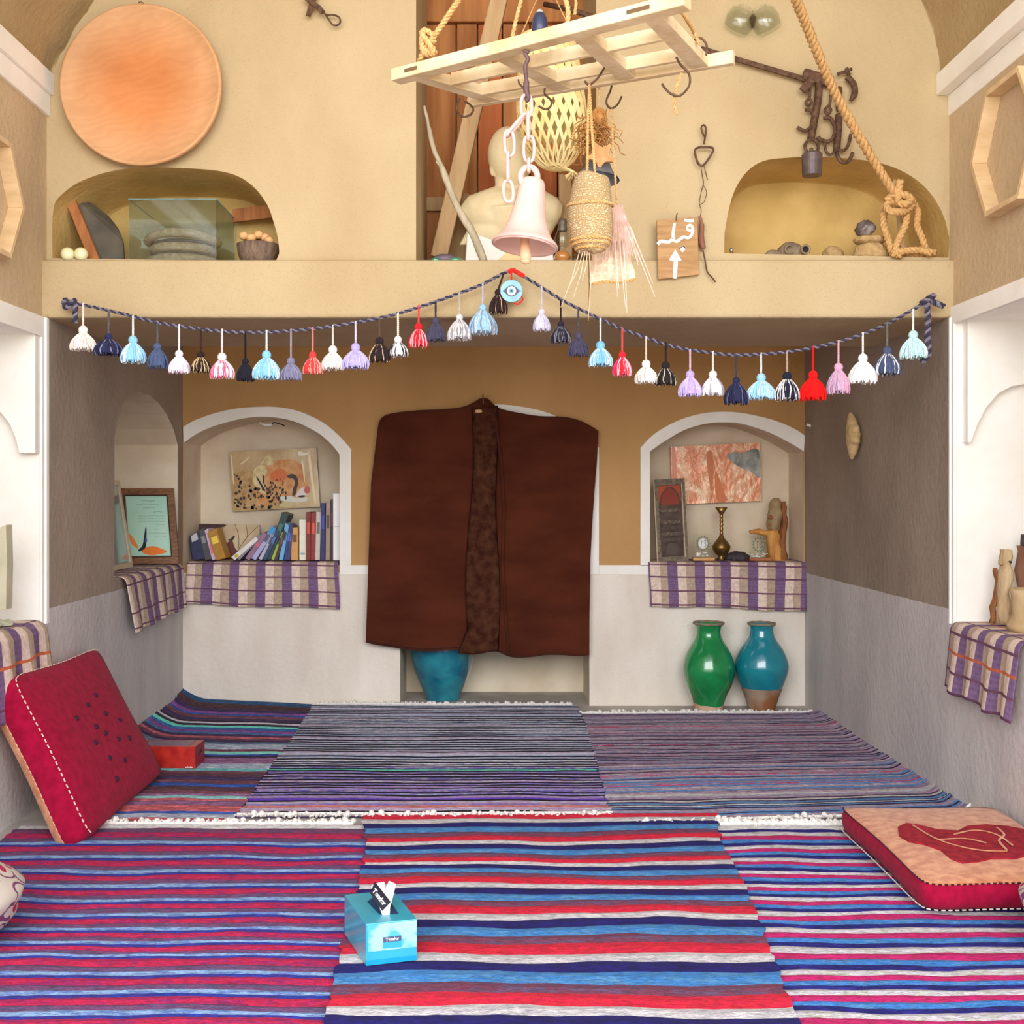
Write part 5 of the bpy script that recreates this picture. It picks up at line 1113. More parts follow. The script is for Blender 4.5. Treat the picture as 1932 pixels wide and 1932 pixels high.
# bowl of walnuts
mBowl=mat('carved_bowl',(104,84,70),(140,118,100),sc=30,rough=.8,bump=.8,bsc=60,stretch=(3,3,.6)); mNut=mat('walnut_shell',(208,152,96),(228,180,126),sc=30,rough=.7,bump=.8,bsc=80)
cB=onl(487,4.22); kb=4.22/FP
t=thing('wooden_bowl','rough brown wooden bowl of walnuts in the upper left niche','bowl',tuple(cB))
mb=MB(); mb.lathe([(.001,ZL),(24*kb,ZL),(32*kb,ZL+10*kb),(38*kb,ZL+26*kb),(40*kb,ZL+43*kb),(37*kb,ZL+43*kb),(34*kb,ZL+24*kb),(20*kb,ZL+10*kb),(.001,ZL+9*kb)],(cB.x,cB.y,0),40,fn=lambda r,z,a:(r*(1+.015*sin(a*20)),z)); mb.build('bowl_body',mBowl,parent=t,smooth=True)
for j,(px,py,dy) in enumerate(((460,443,-.03),(474,447,-.035),(488,441,-.03),(482,449,.02),(500,446,-.02),(508,452,-.03),(494,452,.03),(468,452,.03))):
    mb=MB(); mb.ball(P(px,py+2,4.22+dy),(.0185,.017,.016),16,12,fn=lambda d:1+.06*noise.noise(d*5+Vector((j,0,0)))); tag(mb.build('walnut',mNut,smooth=True,origin=P(px,py,4.22+dy)),['leftmost walnut in the rough wooden bowl', 'second walnut from the left, lower, at the front of the bowl', 'topmost walnut in the middle of the bowl', 'walnut hidden in the middle behind the front ones in the bowl', "second walnut from the right on the bowl's pile", 'rightmost walnut at the front rim of the bowl', "walnut at the back right of the bowl's pile", "walnut at the back left of the bowl's pile"][j],'walnut','walnuts in the bowl')
mb=MB(); mb.bar(P(440,408,4.40),P(524,398,4.36),.02,.05,up=(0,0,1)); tag(mb.build('wooden_board',mPlk,origin=P(480,408,4.4)),'orange-brown board behind the walnut bowl','board')
# ================================================ UPPER RIGHT NICHE ITEMS
mb=MB(); k=4.6/FP; c=onl(1380,4.115)
t=thing('brass_pin','small brass pin with a silver ball at the left end of the upper right niche','pin',tuple(c)); mb.tube([c,c+Vector((0,0,17*k))],.005,n=8); mb.build('shaft',mBrass,parent=t)
mb=MB(); mb.ball(c+Vector((0,0,20*k)),.008,12,8); mb.build('ball_top',mat('steel',(190,194,200),rough=.2,metal=.9),parent=t,smooth=True)
mSk=mat('grey_stone',(120,104,86),(160,142,118),sc=18,rough=.9,bump=1,bsc=40,dist=.01)
mb=MB(); a=onl(1390,4.12);b=onl(1440,4.12); mb.tube([a+Vector((0,0,.014)),onl(1410,4.12)+Vector((0,0,.018)),b+Vector((0,0,.016))],[.012,.016,.014],n=8,flat=.8); tag(mb.build('horn_piece',mLump,smooth=True,origin=a),'dark narrow horn-like piece lying left of the skull-shaped stone','stone')
t=thing('skull','small greyish animal skull with two eye holes in the upper right niche','skull',tuple(onl(1495,4.18)))
mb=MB(); mb.ball(onl(1492,4.18)+Vector((0,0,.042)),(.050,.045,.043),24,16,fn=lambda d:1+.12*noise.noise(d*2.5)); mb.ball(onl(1460,4.18)+Vector((0,0,.028)),(.040,.03,.028),16,12,fn=lambda d:1+.15*noise.noise(d*2.5))
for v in mb.v: v.z=max(v.z,ZL)
mb.build('cranium',mSk,parent=t,smooth=True)
for px in (1484,1514):
    mb=MB(); mb.lathe([(.014,0),(.010,.010),(.0005,.014)],(0,0,0),14); mb.v=[Vector((onl(px,4.18).x+v.x,4.136+v.z,ZL+.050+v.y)) for v in mb.v]; mb.build('eye_socket',mat('socket_dark',(54,44,38)),parent=t,smooth=True)
    mb=MB(); cxx=onl(px,4.18).x; mb.tube([(cxx+.015*cos(j*PI/8),4.137,ZL+.050+.015*sin(j*PI/8)) for j in range(16)],.004,n=6,closed=True); mb.build('socket_rim',mSk,parent=t,smooth=True)
def lump(name,px,w,h,Y,m,lab,cat='stone',z=0,seed=0,amp=.14):
    k=Y/FP; h=h+(0 if z else .832*(FP/4.06-FP/Y)+.5); c=onl(px,Y)+Vector((0,0,h*k/2+z)); mb=MB(); mb.ball(c,(w*k/2,min(w*k/2,.05),h*k/2*1.05),26,16,fn=lambda d:(1+amp*noise.noise(d*2.6+Vector((seed,0,0))))*(1+.10*(abs(d.x)+abs(d.z)-1)))
    for v in mb.v: v.z=max(v.z,ZL+z)
    return tag(mb.build(name,m,smooth=True,origin=onl(px,Y)+Vector((0,0,z))),lab,cat)
mBrd=mat('crumbly_stone',(170,138,92),(200,170,122),sc=30,rough=.95,bump=1,bsc=70,dist=.008)
lump('stone_lump',1572,40,22,4.22,mBrd,'low sand-coloured lump between the skull and the stacked stones')
lump('stone_lump',1541,22,4,4.13,mLump,'thin dark flake lying in front of the low sand-coloured lump')
lump('stone_lump',1643,64,30,4.16,mBrd,'thick crumbly stone at the bottom of the small stack',seed=3)
kz=4.16/FP
lump('stone_lump',1640,58,17,4.16,mBrd,'flatter crumbly stone, second in the small stack',z=37*kz,seed=5)
mRk=mat('dark_crystal',(86,74,70),(150,140,136),sc=20,rough=.3,bump=.8,bsc=40)
lump('mineral_rock',1633,34,28,4.15,mRk,'dark glossy mineral on top of the small stone stack','rock',z=52*kz,seed=9,amp=.35)
# thick rope with knot
mRp=mat('jute_rope',(196,150,92),(222,182,124),sc=120,rough=.95,bump=.5,bsc=300)
t=thing('thick_rope','thick tan rope running down to a knot in the upper right niche','rope',tuple(P(1697,385,4.06)))
mb=MB(); rope(mb,[Vector((.55,2.75,3.80))]+sm([P(1478,-60,3.30),P(1520,45,3.55),P(1575,175,3.80),P(1640,290,3.97),P(1692,372,4.06)],4),.0155,.075,strands=3,mis=(0,)); mb.build('taut_length',mRp,parent=t,smooth=True)
mb=MB()
kn=[(1672,378),(1690,366),(1712,370),(1722,384),(1708,398),(1686,400),(1672,390),(1684,378),(1706,386),(1718,376),(1704,366),(1694,380),(1698,340)]
rope(mb,sm([P(x,y,4.055+.02*cos(i*1.9)) for i,(x,y) in enumerate(kn)],4),.0135,.05,strands=3,mis=(0,)); mb.build('knot',mRp,parent=t,smooth=True)
def rl(pts,Y=4.09):
    mb=MB(); rope(mb,sm([P(x,y,Y) for x,y in pts],4),.0125,.05,strands=3,mis=(0,)); 
    for v in mb.v: v.z=max(v.z,ZL-.0)
    mb.build('loose_loop',mRp,parent=t,smooth=True)
rl([(1678,388),(1667,405),(1668,430),(1676,452),(1682,475)],4.10)
rl([(1712,392),(1708,425),(1694,455),(1690,478),(1700,482)],4.08)
rl([(1720,380),(1732,400),(1730,425),(1740,450),(1748,472),(1765,478)],4.11)
rl([(1682,479),(1705,474),(1735,472),(1758,478)],4.075); rl([(1684,484),(1715,482),(1745,481)],4.12)
mb=MB(); mb.tube([P(1688,338,4.2),P(1690,372,4.15)],.008,n=8); mb.tube([P(1692,366,4.15),P(1704,483,4.15)],.010,n=8); tag(mb.build('wooden_peg',mCarv,origin=P(1704,483,4.15)),'pale wooden peg that the thick rope is tied to','peg')
# ================================================ IRON HOOKS, SCALE, SIGN ON THE UPPER WALL
Yw=4.07
t=thing('steelyard_scale','old rusty iron steelyard scale hung on the upper wall','scale',tuple(P(1560,145,Yw)))
mb=MB(); mb.bar(P(1322,92,Yw),P(1520,150,Yw),.012,.018); mb.build('beam_arm',mIron,parent=t,bevel=.003)
mb=MB(); mb.bar(P(1515,140,Yw),P(1570,155,Yw),.022,.040); mb.bar(P(1532,150,Yw-.012),P(1514,172,Yw-.012),.014,.030); mb.build('fulcrum_block',mIron,parent=t,bevel=.004)
mb=MB(); mb.tube(sm([P(1580,140,Yw),P(1598,134,Yw),P(1607,130,Yw)],3),.006,n=6); mb.tube([P(1597,128,Yw),P(1602,142,Yw)],.007,n=6); mb.tube(sm([P(1598,145,Yw),P(1611,160,Yw),P(1612,178,Yw),P(1604,190,Yw)],4),[.012]*9+[.011,.009,.007,.005],n=8); mb.build('counter_hook',mIron,parent=t)
def path(name,pts,r,m=mIron,par=None,Y=Yw,n=6,ns=4,parent=None):
    mb=MB(); mb.tube(sm([P(x,y,Y-(q[0] if q else 0)) for x,y,*q in pts],ns),r,n=n); return mb.build(name,m,parent=parent if parent is not None else t,smooth=True)
path('strap',[(1546,155),(1543,190),(1535,235),(1530,262)],.014)
path('chain_ring',[(1528,150),(1528,180),(1524,188),(1520,193),(1525,200),(1531,193),(1527,186)],.005)
path('hook',[(1519,207),(1530,209),(1535,222),(1532,236),(1522,246),(1512,245),(1504,240)],.0065)
path('chain_ring',[(1568,160),(1566,195),(1560,202),(1556,208),(1562,216),(1568,208),(1564,202)],.005)
path('hook',[(1554,222),(1567,224),(1575,240),(1573,258),(1562,267),(1548,264),(1543,258)],.0075)
path('strap',[(1582,165),(1583,200),(1586,208)],.012,Y=Yw+.01)
path('strap',[(1583,215),(1582,240),(1580,265),(1578,285)],.013,Y=Yw+.005)
path('hook',[(1580,282),(1592,284),(1601,272),(1605,253)],.006); path('hook',[(1578,288),(1586,304),(1600,305),(1609,288)],.007); path('hook',[(1556,268),(1558,284),(1566,292),(1578,284)],.005)
path('weight_ring',[(1530,262),(1519,272),(1522,286),(1530,292),(1540,288),(1544,276),(1538,265),(1530,262)],.006)
k=Yw/FP; mb=MB(); cz=P(1532,0,Yw-.03); mb.lathe([(.001,P(0,293,Yw).z),(16*k,P(0,293,Yw).z),(19*k,P(0,297,Yw).z),(18*k,P(0,336,Yw).z),(.001,P(0,336,Yw).z)],(cz.x,Yw-.03,0),28); mb.tube([(cz.x,Yw-.03,P(0,294,Yw).z),(cz.x,Yw-.02,P(0,284,Yw).z)],.008,n=8); mb.build('iron_weight',mat('iron_weight',(92,82,84),(120,104,100),sc=20,rough=.5,metal=.5,bump=.3,bsc=60),parent=t,smooth=False)
# wire with triangular ring
t=thing('wire_hanger','rusty wire with a triangular ring and a wooden grip hanging beside the sign','hanger',tuple(P(1327,240,Yw)))
path('top_eye',[(1328,272),(1332,245),(1328,236),(1323,241),(1326,252),(1330,258)],.0035)
path('triangle_ring',[(1327,278),(1344,279),(1344,288),(1328,311),(1317,308),(1311,286),(1316,279),(1327,278)],.0042)
path('wire',[(1328,312),(1335,340)],.0016); path('wire',[(1323,320),(1327,345),(1324,358)],.0020); path('wire',[(1327,350),(1333,362),(1329,380),(1321,386),(1320,388)],.0014); path('wire',[(1324,358),(1321,372),(1320,386),(1323,398),(1320,412)],.0014)
path('wooden_grip',[(1320,408),(1324,425),(1323,450),(1325,462),(1328,470)],[.006]*4+[.009]*4+[.011]*4+[.010,.010,.010,.008,.004],m=mat('worn_red_wood',(130,84,66),(160,112,90),sc=20,rough=.8,stretch=(3,3,.5)),n=10)
path('tail_wire',[(1326,472),(1330,490),(1334,512),(1342,522),(1350,532)],.0028,Y=4.04)
# two glass cups mounted on the wall
for px,lab in ((1397,'clear glass cup stuck to the upper wall, the left of two'),(1443,'clear glass cup stuck to the upper wall, the right of two')):
    c=P(px,38,4.06); k=4.06/FP; t=thing('glass_cup',lab,'glass','%s'and tuple(c),'glass cups on the upper wall')
    sg=1 if px<1420 else -1; mb=MB(); R4=Matrix.Translation(c)@Matrix.Rotation(sg*.45,4,'Y')
    mb.M=R4; mb.lathe([(.001,-24*k),(22*k,-24*k),(26*k,-18*k),(29*k,0),(25*k,16*k),(16*k,22*k),(15*k,26*k),(14*k,26*k),(14*k,21*k),(23*k,15*k),(27*k,0),(24*k,-17*k),(.001,-21*k)],(0,0,0),36); mb.M=Matrix(); 
    mb.v=[Vector((v.x,c.y+(v.y-c.y)*.62,v.z)) for v in mb.v]
    mb.build('glass_body',mGlass,parent=t,smooth=True)
# shears at the top
t=thing('iron_shears','rusty iron shears with a looped handle at the top edge','shears',tuple(P(594,10,Yw)))
mb=MB(); mb.bar(P(600,-25,Yw),P(581,30,Yw),.008,.017,up=(1,0,0)); mb.build('blade',mIron,parent=t)
mb=MB(); mb.bar(P(575,-6,Yw-.008),P(602,15,Yw-.008),.008,.017); mb.bar(P(602,15,Yw-.008),P(609,24,Yw-.008),.008,.018); mb.build('blade',mIron,parent=t)
path('looped_handle',[(608,22),(616,28),(628,28),(639,32),(642,40),(638,47),(628,47),(621,38),(615,29)],.0035)
path('looped_handle',[(598,-6),(602,-26),(612,-40),(600,-52),(590,-40),(598,-26)],.0035)
# wooden sign with white painted letters and arrow
mSg=mat('sign_board',(168,128,84),(196,156,110),sc=14,rough=.8,bump=.7,bsc=40,stretch=(.5,3,4)); mWp=mat('white_paint',(250,250,250),rough=.6)
Ys=4.036; q=PP([(1239,415),(1316,409),(1319,518),(1242,527)],Ys)
t=thing('wooden_sign','small wooden board sign with white Persian lettering and an up arrow','sign',tuple(sum(q,Vector())/4))
mb=MB(); mb.prism(q,(0,.018,0)); mb.build('board',mSg,parent=t,bevel=.002)
def sp_(l): return [P(1220+a/5.68,220+b/5.68,Ys) for a,b in l]
def ribbon(l,w,name='lettering',ns=4):
    pts=sm(sp_(l),ns) if ns>1 else sp_(l); mb=MB(); k=Ys/FP/5.68
    L_=[];R_=[]
    for i,p in enumerate(pts):
        d=(pts[min(i+1,len(pts)-1)]-pts[max(i-1,0)]); d=Vector((d.x,0,d.z)).normalized(); nn=Vector((-d.z,0,d.x)); ww=(w[0]+(w[1]-w[0])*i/(len(pts)-1))*k/2; L_.append(p+nn*ww+Vector((0,-.0012,0))); R_.append(p-nn*ww+Vector((0,-.0012,0)))
    for i in range(len(pts)-1): mb.hexa([L_[i],L_[i+1],R_[i+1],R_[i]],[x+Vector((0,.0014,0)) for x in (L_[i],L_[i+1],R_[i+1],R_[i])])
    mb.build(name,mWp,parent=t)
ribbon([(300,1140),(290,1200),(284,1260),(288,1310)],(28,34)); ribbon([(118,1368),(150,1338),(195,1340),(235,1345),(275,1320),(320,1338),(360,1312),(400,1290),(445,1300),(480,1268),(494,1215),(482,1172),(452,1166),(434,1190),(448,1218),(482,1222)],(34,26))
ribbon([(405,1108),(455,1116),(505,1112)],(30,36)); ribbon([(350,1420),(385,1390),(420,1415)],(10,10)); 
mb=MB(); mb.prism([p+Vector((0,-.0012,0)) for p in sp_([(345,1415),(388,1382),(425,1412),(385,1455)])],(0,.0014,0)); mb.build('lettering',mWp,parent=t)
mb=MB(); mb.prism([p+Vector((0,-.0012,0)) for p in sp_([(308,1425),(374,1540),(335,1545),(322,1735),(280,1735),(290,1550),(238,1538)])],(0,.0014,0)); mb.build('arrow',mWp,parent=t)
mb=MB(); mb.tube(PP([(1276,416),(1276,408),(1278,402)],Ys-.004),.002,n=5); mb.build('hanging_nail',mIron,parent=t)
# ================================================ WOODEN RACK ON ROPES
ZR=2.19
def G(px,py,z=ZR): Y=(z-EYE)*FP/(VY-py); return Vector(((px-VX)*Y/FP,Y,z))
mRack=mat('weathered_pale_wood',(206,178,134),(232,212,176),sc=9,rough=.8,bump=.5,bsc=50,stretch=(1,1,1)); 
def zb(a,b,w,h,mi=0):
    mb=MB(); d=(b-a).normalized(); s=Vector((-d.y,d.x,0)); s=s if s.y>0 else -s
    A0,A1,B1,B0=a,b,b+s*w,a+s*w; up=Vector((0,0,h)); mb.hexa([A0,A1,B1,B0],[A0+up,A1+up,B1+up,B0+up]); return mb
A_,B_=G(737,152),G(1290,9)
t=thing('hanging_rack','pale weathered wooden lattice rack hung level on ropes overhead','rack',tuple((A_+B_)/2+Vector((.1,.15,0))))
zb(A_,B_,.042,.032).build('rail',mRack,parent=t,bevel=.003)
rl0=[o for o in t.children][-1]
F0,F1=G(889,205),G(1387,124); d=(F1-F0).normalized(); s=Vector((-d.y,d.x,0)); s=s if s.y>0 else -s
zb(F0-s*.022,F1-s*.022,.022,.034).build('rail',mRack,parent=t,bevel=.003)
for (a,b,w) in (((770,151),(938,201),.042),((918,106),(1060,181),.046),((1072,68),(1178,163),.046),((1208,34),(1310,138),.046)):
    p,q=G(*a),G(*b); dd=(q-p).normalized(); p=p+dd*.022+Vector((0,0,.0012)); q=q-dd*.022+Vector((0,0,.0012))
    z_mb=zb(p,q,.001,.028); mb=MB(); sd=Vector((dd.y,-dd.x,0)); sd=sd if sd.x>0 else -sd; up=Vector((0,0,.028)); mb.hexa([p,q,q+sd*w,p+sd*w],[p+up,q+up,q+sd*w+up,p+sd*w+up]); mb.build('crossbar',mRack,parent=t,bevel=.002)
for (a,b) in (((850,161),(1252,75)),((905,180),(1298,112))):
    p,q=G(*a),G(*b); zb(p+Vector((0,0,.001)),q+Vector((0,0,.001)),.014,.034).build('slat',mRack,parent=t,bevel=.002)
mSlot=mat('slot_dark',(110,84,56)); dn=(B_-A_).normalized(); nf=Vector((dn.y,-dn.x,0)); nf=nf if nf.y<0 else -nf
for f0,f1 in ((.055,.105),(.83,.90)):
    a=A_.lerp(B_,f0); b=A_.lerp(B_,f1); mb=MB(); o1=nf*.0006; up0=Vector((0,0,.011)); up1=Vector((0,0,.021)); mb.hexa([a+o1+up0,b+o1+up0,b+o1+up1,a+o1+up1],[a+up0,b+up0,b+up1,a+up1]); mb.build('mortise_slot',mSlot,parent=rl0)
def hang_rope(pts,lab,r=.0075,kn=None):
    t=thing('hanging_rope',lab,'rope',tuple(pts[0]),'ropes holding the rack')
    e=pts[-1]; mb=MB(); rope(mb,sm(pts,3)+[Vector((e.x+(.25*(1 if e.x<.1 else -1))*0+(-e.x)*.5,e.y,3.90))],r,.035,strands=3,mis=(0,)); mb.build('rope_strand',mRp,parent=t,smooth=True)
    if kn:
        mb=MB(); c=kn; rr=random.Random(2); rope(mb,sm([c+Vector((.020*cos(i*2.1),.012*sin(i*1.3),.034*sin(i*1.7)+.004)) for i in range(10)],4),.0075,.035,strands=3,mis=(0,)); mb.build('rope_knot',mRp,parent=t,smooth=True)
a=G(788,128,ZR+.03); hang_rope([a,P(800,95,2.96),P(832,50,2.94),P(875,-15,2.90)],'pale rope with a knot at the rack\'s left end',kn=P(806,84,2.955))
hang_rope([G(964,85,ZR+.03),P(972,45,2.85),P(986,-10,2.85)],'thin pale rope rising behind the rack\'s long rail, left of the dark bottle',.005)
hang_rope([G(1070,48,ZR+.03),P(1072,20,2.72),P(1064,-12,2.72)],'pale rope rising from the rack, right of the dark bottle',.006)
hang_rope([P(1084,28,2.9),P(1087,5,2.9),P(1084,-12,2.9)],'thin rope loop crossing the iron rod above the rack',.004)
hang_rope([G(1318,80,ZR+.02),P(1310,62,2.85),P(1292,32,2.75),P(1278,12,2.70),P(1262,-15,2.70)],'rusty twisted chain rope at the rack\'s right end',.0045)
# dark bottle standing on the rack, iron rod
c=G(1019,70,ZR+.031); c.y+=.02; k=c.y/FP; zb0=c.z
t=thing('dark_bottle','dark blue-grey rounded bottle standing on top of the rack','bottle',tuple(c))
mb=MB(); zt_=P(0,23,c.y).z; h=zt_-zb0; mb.lathe([(.001,zb0),(15*k,zb0),(15.5*k,zb0+h*.5),(14*k,zb0+h*.75),(10*k,zb0+h*.92),(5*k,zb0+h),(.001,zb0+h)],(c.x,c.y,0),28); mb.build('bottle_body',mat('slate_bottle',(44,50,76),(58,64,92),sc=10,rough=.35),parent=t,smooth=True)
mb=MB(); mb.lathe([(6*k,zb0+h*.97),(7*k,zb0+h),(4*k,zb0+h+.006),(.001,zb0+h+.006)],(c.x,c.y,0),16); mb.build('cap',mat('pale_cap',(170,170,160)),parent=t,smooth=True)
mb=MB(); mb.tube([P(1028,8,4.35),P(1075,18,4.25),P(1125,34,4.16)],.010,n=10); tag(mb.build('iron_rod',mIron,smooth=True,origin=P(1028,8,4.35)),'dark iron rod jutting across the window opening','rod')
# hooks on the rack
def hook(pts,Y,lab,r=.0030):
    mb=MB(); mb.tube(sm([P(x,y,Y) for x,y in pts],5),r,n=6); return tag(mb.build('wire_hook',mIron,smooth=True,origin=P(pts[0][0],pts[0][1],Y)),lab,'hook','iron hooks on the rack')
hook([(868,186),(862,200),(866,216),(876,220),(888,216),(893,206),(885,196),(876,192)],3.16,'small iron ring hook under the left end of the rack')
hook([(978,150),(980,158),(988,166)],2.95,'short bent iron hook behind the bell chain',.0026)
hook([(1028,166),(1028,178),(1040,190),(1038,202),(1028,206),(1016,200)],3.05,'curved iron hook right of the bell chain')
hook([(1103,153),(1112,160),(1128,147),(1142,125)],2.95,'iron hook carrying the round woven basket')
hook([(1148,145),(1154,155),(1152,170),(1144,190),(1148,202),(1156,204),(1166,196),(1173,182)],3.08,'iron hook carrying the flat woven pouch')
hook([(1276,108),(1284,122),(1300,140),(1300,162),(1284,180),(1268,178),(1256,168),(1249,158)],2.86,'large curved iron hook near the right end of the rack')
hook([(1310,76),(1322,72),(1332,82),(1334,96),(1332,104)],2.85,'thin iron hook at the foot of the twisted chain rope')
mb=MB(); rope(mb,sm([P(1286,138,2.87),P(1278,160,2.87),P(1273,182,2.87),P(1272,200,2.87),P(1277,216,2.87)],3),.004,.02,mis=(0,)); tag(mb.build('string_end',mRp,origin=P(1286,138,2.87)),'frayed orange string on the large curved hook','string')
# ================================================ BELL
mPk=mat('pink_painted_metal',(212,170,160),(222,184,174),sc=10,rough=.45,bump=.2,bsc=60)
YB2=2.80; k=YB2/FP
t=thing('hanging_bell','pale pink bell hanging from the rack by a pink chain','bell',tuple(P(993,95,YB2)))
cR=P(990,463,YB2); M=Matrix.Translation(cR)@Matrix.Rotation(math.radians(7),4,'Y')@Matrix.Rotation(math.radians(-5),4,'X')
pr=[(61,-2),(63.5,0),(60,6),(52,14),(44,26),(37,44),(32,66),(28.5,90),(26,110),(24,120),(19,128),(.01,130)]
mb=MB(); mb.M=M; mb.lathe([(p.x,p.z) for p in sm([(a*k,0,b*k) for a,b in pr],3)],(0,0,0),56); mb.lathe([(p.x,p.z) for p in sm([((a-3)*k,0,(b-2)*k) for a,b in pr[:-1]]+[(.0005,0,122*k)],2)],(0,0,0),56); mb.build('bell_body',mPk,parent=t,smooth=True)
mb=MB(); mb.M=M; mb.tube([(-3*k,0,60*k),(-1*k,0,10*k),(4*k,0,-18*k),(5*k,0,-30*k)],[3*k,8*k,11*k,10*k],n=16); mb.ball((5*k,0,-29*k),(10*k,10*k,7*k),14,8); tag(mb.build('clapper',mat('peach_wood',(226,168,130),(240,190,156),sc=10,rough=.6),parent=t,smooth=True),'peach-coloured clapper')
mb=MB(); c=P(998,334,YB2); mb.tube([c+Vector(((17*cos(a*PI/14))*k*.95,0,(19*sin(a*PI/14))*k)) for a in range(28)],.0078,n=10,closed=True); mb.build('crown_loop',mPk,parent=t,smooth=True)
mb=MB(); mb.prism([P(962+2,438,YB2-.05)+Vector((.006*cos(a),0,.003*sin(a))) for a in [i*PI/5 for i in range(10)]],(0,.012,0)); mb.build('small_hole',mBlack,parent=t)
def link(cx,cy,hw,hh,rot=0,edge=False,dy=0,r=.0044):
    c=P(cx,cy,YB2-dy); pts=[]
    for i in range(28):
        a=2*PI*i/28; x=hw*k*math.copysign(abs(cos(a))**.7,cos(a)); z=hh*k*math.copysign(abs(sin(a))**.85,sin(a)); p=Vector((x,0,z))
        if edge: p=Vector((x*.12,x,z))
        p=Matrix.Rotation(rot,3,'Y')@p; pts.append(c+p)
    mb=MB(); mb.tube(pts,r,n=8,closed=True); mb.build('chain_link',mPk,parent=t,smooth=True)
link(993,200,10,21); link(997,238,9,26,0,True); link(998,281,10,24); link(998,312,7,12,0,True); link(974,236,9,27,math.radians(40),True,dy=.006); link(961,270,9,24,math.radians(-3),dy=.01); link(959,314,9,26,0,True,dy=.01); link(959,361,9,20,math.radians(-4),dy=.01)
mb=MB(); mb.tube(sm([P(990,100,YB2),P(996,112,YB2),P(991,125,YB2),P(993,150,YB2),P(993,172,YB2),P(997,186,YB2),P(991,190,YB2)],4),[.005]*13+[.0075]*8+[.006]*4,n=8); mb.tube(sm([P(988,98,YB2),P(992,96,YB2),P(998,100,YB2)],3),.004,n=6); tag(mb.build('iron_hook',mat('dark_purple_iron',(92,66,70),(112,84,84),rough=.6,metal=.3),parent=t,smooth=True),'dark iron hook and wire')
# ================================================ ROUND WOVEN BASKET
mStw=bpy.data.materials.new('woven_straw'); mStw.use_nodes=True; n=mStw.node_tree.nodes; L=mStw.node_tree.links
tc=n.new('ShaderNodeTexCoord'); wv=n.new('ShaderNodeTexWave'); wv.bands_direction='Z'; wv.inputs['Scale'].default_value=44; wv.inputs['Distortion'].default_value=9; wv.inputs['Detail'].default_value=4; wv.inputs['Detail Scale'].default_value=4; L.new(tc.outputs['Object'],wv.inputs[0])
cr=n.new('ShaderNodeValToRGB'); cr.color_ramp.elements[0].color=lin((206,160,100))+(1,); cr.color_ramp.elements[1].color=lin((240,212,164))+(1,); cr.color_ramp.elements[1].position=.6; L.new(wv.outputs[0],cr.inputs[0]); L.new(cr.outputs[0],n['Principled BSDF'].inputs['Base Color']); n['Principled BSDF'].inputs['Roughness'].default_value=.85
bp=n.new('ShaderNodeBump'); bp.inputs['Distance'].default_value=.006; bp.inputs['Strength'].default_value=.9; L.new(wv.outputs[0],bp.inputs['Height']); L.new(bp.outputs[0],n['Principled BSDF'].inputs['Normal'])
Yk=2.95; k=Yk/FP; cx=P(1114,0,Yk).x
t=thing('woven_basket','round lidded straw basket hanging by two strings from the rack','basket',tuple(P(1113,160,Yk)))
def lz(y): return P(0,y,Yk).z
wob=lambda r,z,a:(r*(1+.03*sin(a*3+z*30)+.012*sin(a*34)),z+.004*sin(a*2))
mb=MB(); mb.lathe([(p.x,p.z) for p in sm([(.001,0,lz(478)),(20*k,0,lz(476)),(33*k,0,lz(464)),(40*k,0,lz(445)),(42.5*k,0,lz(420)),(42*k,0,lz(398)),(40*k,0,lz(384))],4)],(cx,Yk,0),60,fn=wob); mb.build('basket_body',mStw,parent=t,smooth=True)
mb=MB(); mb.lathe([(p.x,p.z) for p in sm([(42*k,0,lz(389)),(39*k,0,lz(372)),(36*k,0,lz(350)),(31*k,0,lz(335)),(20*k,0,lz(329)),(.001,0,lz(329))],4)],(cx+.002,Yk,0),60,fn=wob); mb.build('lid',mStw,parent=t,smooth=True)
mb=MB(); rope(mb,[Vector((cx+42.5*k*cos(a),Yk+42.5*k*sin(a),lz(388)+.004*sin(a))) for a in [i*PI/18 for i in range(37)]],.004,.015,mis=(0,)); mb.build('rim_braid',mRp,parent=t)
for (x0_,x1_) in ((1108,1108),(1116,1123)):
    mb=MB(); rope(mb,[P(1112,158,Yk),P((1112+x1_)/2-1,240,Yk),P(x1_,332,Yk)],.0035,.014,mis=(0,)); tag(mb.build('string',mRp,parent=t),'jute string')
for zz in (462,455,470):
    rr={462:34.5,455:38,470:28}[zz]; mb=MB(); rope(mb,[Vector((cx+rr*k*cos(a),Yk+rr*k*sin(a),lz(zz))) for a in [i*PI/18 for i in range(37)]],.0034,.02,mis=(0,)); mb.build('coil',mat('dark_straw',(206,150,84),(226,178,116),sc=60,rough=.9),parent=t)
mb=MB(); r_=random.Random(6)
mStr=mat('dry_straw',(226,190,160),(240,212,190),sc=30,rough=.9)
for (a,b) in (((1094,472),(1058,580)),((1100,474),(1075,540)),((1104,474),(1082,560)),((1108,474),(1098,530)),((1112,476),(1110,600))):
    mb.tube([P(*a,Yk-.01),P((a[0]+b[0])/2+3,(a[1]+b[1])/2,Yk-.012),P(*b,Yk-.01)],[.0010,.0010,.0005],n=4)
tag(mb.build('loose_straws',mStr,parent=t),'thin straws trailing below')
